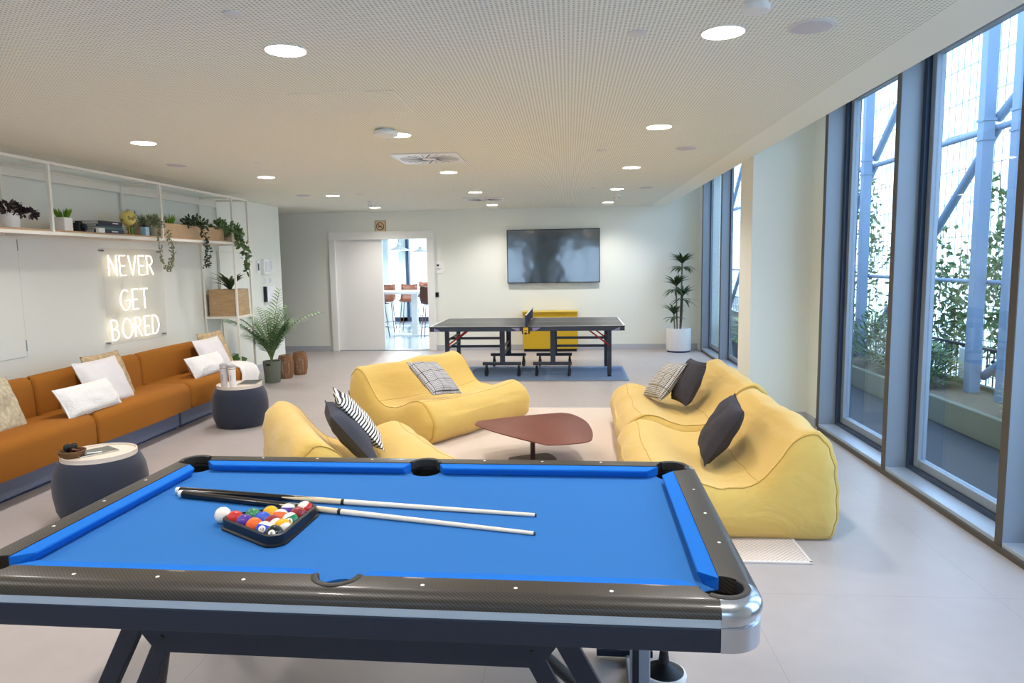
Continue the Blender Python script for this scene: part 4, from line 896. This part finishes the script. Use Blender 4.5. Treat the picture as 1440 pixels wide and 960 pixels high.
t = thing('control_panel', 'white wall control box with a dark left side, lowest on the wall end', 'panel', (XL, 11.2, 1.2)); MB().box(0, .05, -.17, .17, -.125, .125).build('housing', M('panel_white'), t, smooth=0, bevel=.004); MB().box(0, .052, -.20, -.17, -.125, .125).build('side_cover', dark, t, smooth=0)
# flush access panels
pe = M('panel_edge', '#c9cdc8', .6)
def flush(y0, y1, z0, z1, label):
    t = thing('access_panel', label, 'panel', (XL, (y0+y1)/2, (z0+z1)/2)); a, c_ = (y1-y0)/2, (z1-z0)/2
    MB().box(0, .006, -a, a, -c_, c_).build('panel_leaf', wallm, t, smooth=0, bevel=.002)
    MB().box(0, .0035, -a-.006, a+.006, -c_-.006, c_+.006).build('frame_gap', pe, t, smooth=0); 
    for z in (c_*.82, -c_*.82): MB().box(.002, .009, a-.003, a+.006, z-.05, z+.05).build('hinge', M('hinge_grey', '#8a8f90', .5), t, smooth=0)
flush(4.2, 5.95, .87, 1.97, 'large flush wall panel at the left picture edge'); flush(9.55, 10.45, .86, 1.86, 'flush wall panel seen behind the shelf tower')

# ------------------------------------------------------------ neon sign
t = thing('neon_sign', 'clear panel sign with glowing letters reading NEVER GET BORED', 'sign', (XL, 7.58, 1.35))
ac = bpy.data.materials.new('clear_acrylic'); ac.use_nodes = True; N = ac.node_tree.nodes; K = ac.node_tree.links; N.remove(N['Principled BSDF'])
tr = N.new('ShaderNodeBsdfTransparent'); tr.inputs[0].default_value = (.985, .985, .98, 1); df = N.new('ShaderNodeBsdfPrincipled'); df.inputs['Base Color'].default_value = lin('#cfc8b8'); df.inputs['Roughness'].default_value = .15
mx = N.new('ShaderNodeMixShader'); mx.inputs[0].default_value = .07; K.new(tr.outputs[0], mx.inputs[1]); K.new(df.outputs[0], mx.inputs[2]); K.new(mx.outputs[0], N['Material Output'].inputs[0])
MB().box(.035, .041, -.545, .545, -.515, .515).build('acrylic_panel', ac, t, smooth=0)
neon = M('neon_tube', '#fff4e4', .4, emit='#ffeedd', estr=1.7)
for sy in (-1, 1):
    for sz in (-1, 1): MB().lathe([(.011, 0), (.011, .048)], 16, (0, 0, 0), Matrix.Translation((0, sy*.52, sz*.49)) @ Matrix.Rotation(pi/2, 4, 'Y')).build('standoff', M('standoff_grey', '#8c8f92', .3, .6), t)
def el(cx, cy, rx, ry, a0, a1, n=16): return [(cx+rx*cos(R(a0+(a1-a0)*k/n)), cy+ry*sin(R(a0+(a1-a0)*k/n))) for k in range(n+1)]
G = {'N': (.62, [[(0, 0), (0, 1), (.55, 0), (.55, 1)]]), 'E': (.5, [[(.42, 1), (0, 1), (0, 0), (.42, 0)], [(0, .48), (.36, .48)]]), 'V': (.62, [[(0, 1), (.28, 0), (.56, 1)]]),
     'R': (.6, [[(0, 0), (0, 1), (.22, 1)]+el(.22, .75, .22, .25, 90, -90, 10)+[(0, .5)], [(.2, .5), (.48, 0)]]), 'G': (.78, [el(.38, .5, .36, .5, 55, 360)+[(.42, .46)]]),
     'T': (.6, [[(0, 1), (.56, 1)], [(.28, 1), (.28, 0)]]), 'B': (.62, [[(0, 0), (0, 1), (.2, 1)]+el(.2, .77, .22, .23, 90, -90, 8)+[(0, .54)], [(.2, .54)]+el(.22, .27, .27, .27, 90, -90, 8)+[(0, 0)]]),
     'O': (.82, [el(.38, .5, .36, .5, 0, 360, 24)]), 'D': (.66, [[(0, 0), (0, 1), (.15, 1)]+el(.15, .5, .38, .5, 90, -90, 14)+[(0, 0)]])}
def word(wd, y0, y1, z0, z1):
    gap = .16; tot = sum(G[c][0] for c in wd)+gap*(len(wd)-1); sc = (y1-y0)/(tot-.06); x = 0
    for c in wd:
        m = MB()
        for st in G[c][1]:
            q = [Vector((.052, y0-7.58+(x+px)*sc, z0-1.35+py*(z1-z0))) for px, py in st]; fine = [q[0]]
            for a_, b_ in zip(q, q[1:]):
                L_ = (b_-a_).length
                if L_ > .03: fine += [a_.lerp(b_, .006/L_), a_.lerp(b_, 1-.006/L_)]
                fine.append(b_)
            m.tube(fine, .006, 8)
        m.build('letter', neon, t); x += G[c][0]+gap
word('NEVER', 7.12, 7.93, 1.575, 1.79); word('GET', 7.27, 7.77, 1.195, 1.415); word('BORED', 7.09, 7.97, .885, 1.10)
MB().tube([(.044, -.24, .21), (.044, -.24, .08)], .003, 6).build('wire', M('clear_wire', '#e9e6df', .4), t); MB().tube([(.044, .1, .21), (.044, .1, .08)], .003, 6).build('wire', M('clear_wire'), t)

# ------------------------------------------------------------ shelf frame
XF, XB = -4.43, -4.87; ZTOP, ZS = 2.57, 1.975
sf = thing('shelf_frame', 'long cream metal frame shelf along the left wall with an end tower', 'shelf', (XF, 7, 0))
def bx(name, x0, x1, y0, y1, z0, z1, mat=offwhite): MB().box(x0-XF, x1-XF, y0-7, y1-7, z0, z1).build(name, mat, sf, smooth=0, bevel=.002)
q = .0125
for x in (XF, XB): bx('top_rail', x-q, x+q, 2.4, 9.56, ZTOP-2*q, ZTOP); bx('shelf_rail', x-q, x+q, 2.4, 9.56, ZS-.03, ZS)
bx('back_panel', XB-.004, XB+.006, 2.4, 9.56, ZTOP-.10, ZTOP-2*q)
for y in (2.47, 4.12, 5.80, 7.46, 9.1, 9.55):
    z0 = 0 if y > 9 else ZS
    for x in (XF, XB): bx('upright', x-q, x+q, y-q, y+q, z0, ZTOP-2*q)
    bx('cross_tie', XB+q, XF-q, y-q, y+q, ZTOP-2*q, ZTOP); bx('cross_tie', XB+q, XF-q, y-q, y+q, ZS-.03, ZS)
bx('shelf_board', XB+q, XF-q-.01, 2.4, 9.55, ZS-.004, ZS+.018, M('oak_board', '#c9a27c', .5, var=.15, vscale=8))
for z in (.98,):
    for x in (XF, XB): bx('tower_rail', x-q, x+q, 9.1, 9.55, z-.025, z)
    for y in (9.1, 9.55): bx('tower_tie', XB+q, XF-q, y-q, y+q, z-.025, z)
bx('tower_board', XB+q, XF-q, 9.1+q, 9.55-q, .972, .985, offwhite)
oak = M('oak_veneer', '#b08d63', .5); N, K, b = nodes(oak); tc = N.new('ShaderNodeTexCoord'); mp = N.new('ShaderNodeMapping'); mp.inputs['Scale'].default_value = (2, 2, 14); nz = N.new('ShaderNodeTexNoise'); nz.inputs['Scale'].default_value = 2.2; nz.inputs['Detail'].default_value = 6; nz.inputs['Distortion'].default_value = .8
K.new(tc.outputs['Object'], mp.inputs[0]); K.new(mp.outputs[0], nz.inputs['Vector']); K.new(mixrgb(N, K, nz.outputs['Fac'], '#8f6c45', '#d0b287'), b.inputs['Base Color'])
oakp = M('pale_oak_veneer', '#d3b28a', .5, var=.1, vscale=12)
def planter(x0, x1, y0, y1, z0, z1, label, mat):
    t = thing('wooden_planter', label, 'planter', ((x0+x1)/2, (y0+y1)/2, z0)); a, c_, h = (x1-x0)/2, (y1-y0)/2, z1-z0
    for v in ((-a, a, -c_, -c_+.012), (-a, a, c_-.012, c_), (-a, -a+.012, -c_+.012, c_-.012), (a-.012, a, -c_+.012, c_-.012)): MB().box(*v, 0, h).build('side', mat, t, smooth=0, bevel=.0015)
    MB().box(-a+.012, a-.012, -c_+.012, c_-.012, .0, h-.04).build('soil', M('soil'), t, smooth=0)
ZSH = ZS+.018
planter(XB+.04, XF-.03, 9.125, 9.525, .985, 1.345, 'oak box planter on the end tower of the shelf', oak)
planter(XB+.06, XF-.10, 7.62, 9.05, ZSH, ZSH+.16, 'long pale oak trough on the wall shelf', oakp); planter(XB+.06, XF-.10, 9.13, 9.52, ZSH, ZSH+.16, 'short pale oak box at the end of the wall shelf', oakp)

# plants -------------------------------------------------------------------
def rosette(m, c, n, L, W, up=.9, curl=.8, spread=1.0, nseg=6):
    for k in range(n):
        a = k*2.4+rnd.uniform(-.3, .3); e = rnd.uniform(up*.4, up*1.5); leaf(m, Vector(c)+Vector((cos(a)*.01, sin(a)*.01, 0)), (cos(a)*spread, sin(a)*spread, e), (0, 0, 1), L*rnd.uniform(.75, 1.1), W, curl, nseg, .25)
def grass(m, c, r, h, n):
    for k in range(n):
        a = rnd.uniform(0, 2*pi); rr = r*rnd.random()**.5; leaf(m, (c[0]+cos(a)*rr, c[1]+sin(a)*rr, c[2]), (cos(a)*.5*rr/r, sin(a)*.5*rr/r, 1), (cos(a+1.5), sin(a+1.5), .1), h*rnd.uniform(.6, 1.1), .008, .25, 3)
def bushy(m, c, r, h, n, L, W):
    for k in range(n):
        v = Vector((rnd.gauss(0, 1), rnd.gauss(0, 1), abs(rnd.gauss(0, 1)))).normalized()*rnd.uniform(.4, 1); p_ = Vector(c)+Vector((v.x*r, v.y*r, v.z*h)); leaf(m, p_, v+rv(.6), rv(), L*rnd.uniform(.7, 1.2), W*rnd.uniform(.8, 1.2), .4, 3)
def trail(m, sm, pts, n, L, W, jit=.02):
    pts = [Vector(p_) for p_ in pts]; sm.tube(pts, .0018, 5)
    for k in range(n):
        t_ = rnd.random()*(len(pts)-1.001); i = int(t_); p_ = pts[i].lerp(pts[i+1], t_-i)+rv(jit); leaf(m, p_, rv()+Vector((.2, 0, -.5)), rv(), L*rnd.uniform(.7, 1.2), W, .3, 3)
def pl(name, label, cat, loc, group=None): return thing(name, label, cat, loc, 0, group)
stemm = M('plant_stem', '#5d5a3c', .8)
# purple plant in white pot
t = pl('potted_plant', 'purple leaved plant in a round white pot, first on the shelf', 'plant', (-4.60, 5.53, ZSH)); MB().lathe([(.068, 0), (.075, .01), (.08, .125), (.074, .125), (.072, .11)], 36).build('pot', M('white_pot', '#e9e6e1', .5), t)
m = MB(); bushy(m, (0, 0, .12), .12, .10, 120, .05, .03); bushy(m, (.07, .12, .10), .07, .07, 50, .05, .03); m.build('foliage', gpu, t, smooth=0); MB().lathe([(.073, .11), (.01, .112)], 24).build('soil', M('soil'), t)
# grass in square pot
t = pl('potted_grass', 'bright green grass in a square white pot behind the first shelf post', 'plant', (-4.53, 6.07, ZSH)); MB().prism(rrect(-.055, .055, -.055, .055, .012), 0, .12).build('pot', M('white_pot'), t, bevel=.004)
m = MB(); grass(m, (0, 0, .12), .05, .09, 120); m.build('foliage', gl_, t, smooth=0)
# camera
t = thing('camera', 'small black camera standing beside the books', 'camera', (-4.55, 6.30, ZSH), .2); MB().box(-.03, .03, -.065, .065, 0, .085).build('body', black, t, smooth=0, bevel=.006); MB().lathe([(.03, .03), (.03, .06), (.024, .062)], 24, T=Matrix.Translation((0, 0, .045)) @ Matrix.Rotation(pi/2, 4, 'Y')).build('lens', dark, t); MB().box(-.02, .02, -.03, .03, .085, .105).build('prism_hump', black, t, smooth=0, bevel=.004)
# books
bk = [('#26304a', 'dark navy book at the bottom of the stack'), ('#4e6f66', 'teal green book, second in the stack'), ('#3a4152', 'slate book, third in the stack'), ('#1f2230', 'black book with pale lettering on top of the stack')]
z = ZSH
for k, (c_, l) in enumerate(bk):
    t = thing('book', l+' on the shelf', 'book', (-4.60, 6.60+.012*(k % 2), z), (-.05, .06, -.02, .03)[k], 'books stacked on the shelf'); th = (.034, .026, .02, .034)[k]; w_ = (.21, .20, .19, .19)[k]
    cv = M('cover_'+c_[1:], c_, .5); MB().box(-.15, .15, -w_, w_, 0, .003).box(-.15, .15, -w_, w_, th-.003, th).box(.147, .15, -w_, w_, 0, th).build('cover', cv, t, smooth=0); MB().box(-.145, .146, -w_+.005, w_-.005, .003, th-.003).build('pages', M('paper', '#d8d2c4', .8), t, smooth=0)
    if k in (0, 3): MB().box(.1502, .1508, .03, .12, th*.35, th*.65).build('spine_print', M('pale_print', '#d5d5d8', .6), t, smooth=0)
    z += th
t = thing('box', 'small white box lying at the front of the books', 'box', (-4.445, 6.45, ZSH), .1); MB().box(-.015, .015, -.05, .05, 0, .045).build('carton', white, t, smooth=0, bevel=.002)
# globe
t = thing('globe', 'small golden globe on a brass stand', 'globe', (-4.55, 7.05, ZSH)); gold = M('brass', '#9a7b3a', .3, .8)
gm_ = M('globe_yellow', '#d8c565', .3); N, K, b = nodes(gm_); tc = N.new('ShaderNodeTexCoord'); nz = N.new('ShaderNodeTexNoise'); nz.inputs['Scale'].default_value = 14; K.new(tc.outputs['Object'], nz.inputs['Vector']); gt = math_node(N, K, 'GREATER_THAN', nz.outputs['Fac'], .56); K.new(mixrgb(N, K, gt, '#dccb72', '#8f8034'), b.inputs['Base Color'])
MB().sphere((0, 0, .175), .078, 32, 20).build('sphere', gm_, t); MB().lathe([(.05, 0), (.048, .012), (.012, .02), (.009, .09)], 28).build('stand', gold, t)
MB().tube([(0, .088*cos(R(a)), .175+.088*sin(R(a))) for a in range(-95, 100, 10)], .0035, 6).build('meridian_arc', gold, t)
# jar / can
t = thing('tin_can', 'small blue and white patterned tin beside the globe', 'tin', (-4.48, 7.22, ZSH)); MB().box(-.03, .03, -.035, .035, 0, .09).build('body', M('tin_blue', '#9fc1d6', .4, var=.5, vscale=60), t, smooth=0, bevel=.004); MB().lathe([(.02, .09), (.02, .115)], 16).build('lid', dark, t)
t = thing('bottle', 'small green bottle between globe and tin', 'bottle', (-4.6, 7.17, ZSH)); MB().lathe([(.025, 0), (.027, .07), (.01, .1), (.01, .12)], 20).build('body', M('green_glassy', '#6f9a55', .2), t); MB().lathe([(.011, .12), (.011, .13)], 16).build('cap', dark, t)
# trailing grey plant 
t = pl('trailing_plant', 'grey green trailing plant with two long loops over the sign', 'plant', (-4.52, 7.40, ZSH)); m = MB(); sm = MB(); MB().lathe([(.06, 0), (.075, .1), (.07, .1)], 28).build('pot', M('grey_pot', '#8f8a78', .7), t)
bushy(m, (.02, -.02, .09), .13, .13, 420, .028, .016); bushy(m, (-.05, -.24, .06), .05, .17, 60, .05, .014)
trail(m, sm, [(.12, -.10, .06), (.15, -.12, -.06), (.15, -.10, -.2), (.15, -.05, -.33), (.15, .0, -.36)], 90, .028, .018); trail(m, sm, [(.12, .10, .06), (.15, .12, -.06), (.15, .13, -.2), (.15, .09, -.32), (.15, .02, -.37)], 150, .03, .02, .025)
m.build('foliage', gp, t, smooth=0); sm.build('stem', stemm, t)
for x, y, c_, l, h in ((-4.68, 7.68, gm, 'dark green grass tuft behind the second shelf post', .16), (-4.66, 7.88, gl_, 'bright grass tuft in the oak trough, right of the second shelf post', .17), (-4.64, 8.50, gl_, 'bright grass tuft behind the dark trailing plant', .17)):
    t = pl('grass_tuft', l, 'plant', (x, y, ZSH+.115), 'grass tufts in the trough'); m = MB(); grass(m, (0, 0, 0), .085, h, 130); m.build('foliage', c_, t, smooth=0)
t = pl('trailing_plant', 'dark leaved trailing plant hanging from the middle of the trough', 'plant', (-4.50, 8.28, ZSH+.13)); m = MB(); sm = MB()
bushy(m, (0, 0, 0), .16, .14, 150, .05, .028); trail(m, sm, [(.05, 0, .02), (.1, .03, -.1), (.12, .03, -.2), (.12, .02, -.36), (.12, .0, -.48)], 130, .042, .024, .03); m.build('foliage', green('leaf_dark_variegated', '#3d4734', .6, 40), t, smooth=0); sm.build('stem', stemm, t)
t = pl('trailing_plant', 'variegated pothos spilling over the end of the shelf', 'plant', (-4.50, 9.05, ZSH+.14)); m = MB(); sm = MB()
bushy(m, (0, -.10, 0), .14, .12, 100, .06, .035); bushy(m, (.04, .14, -.06), .11, .12, 60, .085, .05); trail(m, sm, [(.05, .1, .02), (.1, .2, -.12), (.12, .26, -.26), (.12, .28, -.40), (.12, .32, -.52)], 55, .085, .05, .04); trail(m, sm, [(.08, .0, .0), (.12, .05, -.12), (.12, .12, -.22)], 22, .085, .05, .04)
m.build('foliage', green('leaf_pothos', '#5f7a4e', .55, 30), t, smooth=0); sm.build('stem', stemm, t)
t = pl('potted_plant', 'spiky strap leaved plant in the oak box of the tower', 'plant', (-4.62, 9.32, 1.31)); m = MB(); rosette(m, (0, 0, .02), 26, .33, .05, 2.2, .8, .8); m.build('foliage', gd, t)
t = pl('potted_plant', 'small dark plant low behind the tower beside the throw', 'plant', (-4.60, 8.98, 0)); m = MB(); bushy(m, (0, 0, .33), .18, .2, 60, .13, .09); m.build('foliage', gm, t, smooth=0); MB().lathe([(.08, 0), (.11, .3), (.1, .3), (.02, .27)], 28).build('pot', M('white_pot'), t); MB().tube([(0, 0, .26), (.02, 0, .4)], .01, 6).build('stem', stemm, t)
# palm
t = pl('potted_palm', 'areca palm in a grey green pot at the end of the shelf', 'plant', (-4.22, 9.62, 0)); MB().lathe([(.10, 0), (.105, .01), (.125, .31), (.115, .31), (.11, .27), (.01, .27)], 40).build('pot', M('grey_green_pot', '#6f7568', .8, bump=.2, bscale=200), t)
MB().box(-.03, .03, -.128, -.115, .255, .28).build('handle_slot', black, t, smooth=0)
fr_ = MB(); stk = MB()
for k in range(26):
    a = k*2.4; L = rnd.uniform(.5, .92); e = rnd.uniform(.2, .75)
    if k == 3: a, L, e = -.15, 1.0, .75
    if k == 9: a, L, e = 1.2, 1.1, .2
    pts = []
    for i in range(11):
        s_ = i/10; out = e*L*s_**1.5; pts.append(Vector((cos(a)*out, sin(a)*out, .27+L*s_-.35*e*L*s_**3)))
    stk.tube(pts, [.006-.004*i/10 for i in range(11)], 6)
    for i in range(3, 11):
        for h_ in (0, .5):
            if i == 10 and h_: continue
            p_ = pts[i].lerp(pts[min(i+1, 10)], h_); d = (pts[min(i+1, 10)]-pts[i-1]).normalized(); sd = d.cross(Vector((0, 0, 1))); sd = sd.normalized() if sd.length > .05 else Vector((-sin(a), cos(a), 0))
            for sg in (-1, 1): leaf(fr_, p_, d*.75+sd*sg*.8+Vector((0, 0, -.1)), (0, 0, 1), .25*(1-.45*abs(i-6)/4), .026, .4, 4, .2)
fr_.build('fronds', gpalm, t); stk.build('stem', M('palm_stem', '#7d8a4e', .6), t)
# wicker lanterns
def lantern(x, y, s_, label):
    t = thing('wicker_lantern', label, 'lantern', (x, y, 0), 0, 'wicker floor lanterns'); wm = M('tan_wicker', '#98704f', .85, bump=1, bscale=60, var=.45, vscale=50); m = MB(); pr = [(.085, 0), (.105, .1), (.11, .2), (.10, .28), (.085, .335)]
    def rad(z):
        for (r0, z0), (r1, z1) in zip(pr, pr[1:]):
            if z <= z1: return r0+(r1-r0)*(z-z0)/(z1-z0)
        return pr[-1][0]
    for k in range(26):
        z = .335*k/25; m.tube([(rad(z)*cos(2*pi*a/24), rad(z)*sin(2*pi*a/24), z+.004) for a in range(24)], .0055, 5, loop=True, cap=False)
    for k in range(14):
        a = 2*pi*k/14; m.tube([((r+.003)*cos(a), (r+.003)*sin(a), z+.003) for r, z in pr], .004, 5)
    m.build('woven_body', wm, t); MB().lathe([(.084, .001), (.084, .006)], 24).build('base', wm, t)
    MB().tube([(.10*cos(a), .02+.0*a, .30+.06*sin(a)-.10*sin(a)) for a in [pi*k/12 for k in range(13)]], .005, 6).build('handle', wm, t)
lantern(-4.17, 9.98, 1, 'tan wicker lantern next to the palm pot'); lantern(-4.09, 10.33, 1, 'tan wicker lantern farther from the palm pot')
# dracaena
t = pl('potted_dracaena', 'tall dracaena in a white cylindrical pot by the far windows', 'plant', (1.98, 12.80, 0)); MB().lathe([(.215, .03), (.22, .04), (.22, .43), (.205, .43), (.20, .39), (.01, .39)], 48).build('pot', M('white_pot'), t); MB().lathe([(.20, 0), (.205, .03)], 40).build('pot_base', M('navy_foot'), t)
m = MB(); sm = MB()
for x, y, h, L, n_ in ((.05, .02, 1.60, .30, 46), (-.05, -.05, 1.20, .30, 40), (-.09, -.08, .70, .26, 30), (.06, .0, 1.02, .3, 26)):
    sm.tube([(x*.6, y, .38), (x*.9, y, h*.6), (x*1.1, y, h)], .014, 8); rosette(m, (x*1.1, y, h-.02), n_, L, .042, 1.9, .8); rosette(m, (x*1.1, y, h-.1), n_//2, L*.85, .04, .5, 1.1)
m.build('foliage', gd, t); sm.build('stem', M('dracaena_stem', '#7a705c', .8), t)
MB().lathe([(.20, .385), (.01, .39)], 24).build('soil', M('soil'), t)

# ------------------------------------------------------------ lighting
wd = bpy.data.worlds.new('world'); C.world = wd; wd.use_nodes = True; N = wd.node_tree.nodes; K = wd.node_tree.links; bg = N['Background']
tc = N.new('ShaderNodeTexCoord'); sp_ = N.new('ShaderNodeSeparateXYZ'); K.new(tc.outputs['Generated'], sp_.inputs[0]); cr = N.new('ShaderNodeValToRGB'); K.new(sp_.outputs[2], cr.inputs[0])
cr.color_ramp.elements[0].position = 0.0; cr.color_ramp.elements[0].color = (.60, .79, 1.0, 1); cr.color_ramp.elements[1].position = .9; cr.color_ramp.elements[1].color = (.45, .68, 1.0, 1)
K.new(cr.outputs[0], bg.inputs['Color']); bg.inputs['Strength'].default_value = 3.3
def portal(loc, rot, sx, sy):
    l = bpy.data.lights.new('daylight_portal', 'AREA'); l.shape = 'RECTANGLE'; l.size = sx; l.size_y = sy; l.cycles.is_portal = True
    o = bpy.data.objects.new('daylight_portal', l); COL.objects.link(o); o.location = loc; o.rotation_euler = rot
portal((2.72, 3.97, 1.6), (0, R(90), 0), 3.1, 5.8); portal((2.72, 11.3, 1.6), (0, R(90), 0), 3.1, 3.1)
portal((-3.1, YB-.2, 1.37), (R(90), 0, 0), 2.4, 2.15); portal((.8, YB-.2, 1.37), (R(90), 0, 0), 2.2, 2.15); portal((-2.4, 20.2, 1.5), (R(-90), 0, 0), 5.3, 3)
C.view_settings.view_transform = 'Standard'; C.view_settings.look = 'None'; C.view_settings.gamma = 1; C.view_settings.use_curve_mapping = False
C.view_settings.exposure = 0.85
C.cycles.max_bounces = 10; C.cycles.diffuse_bounces = 6; C.cycles.transparent_max_bounces = 24; C.cycles.sample_clamp_indirect = 8
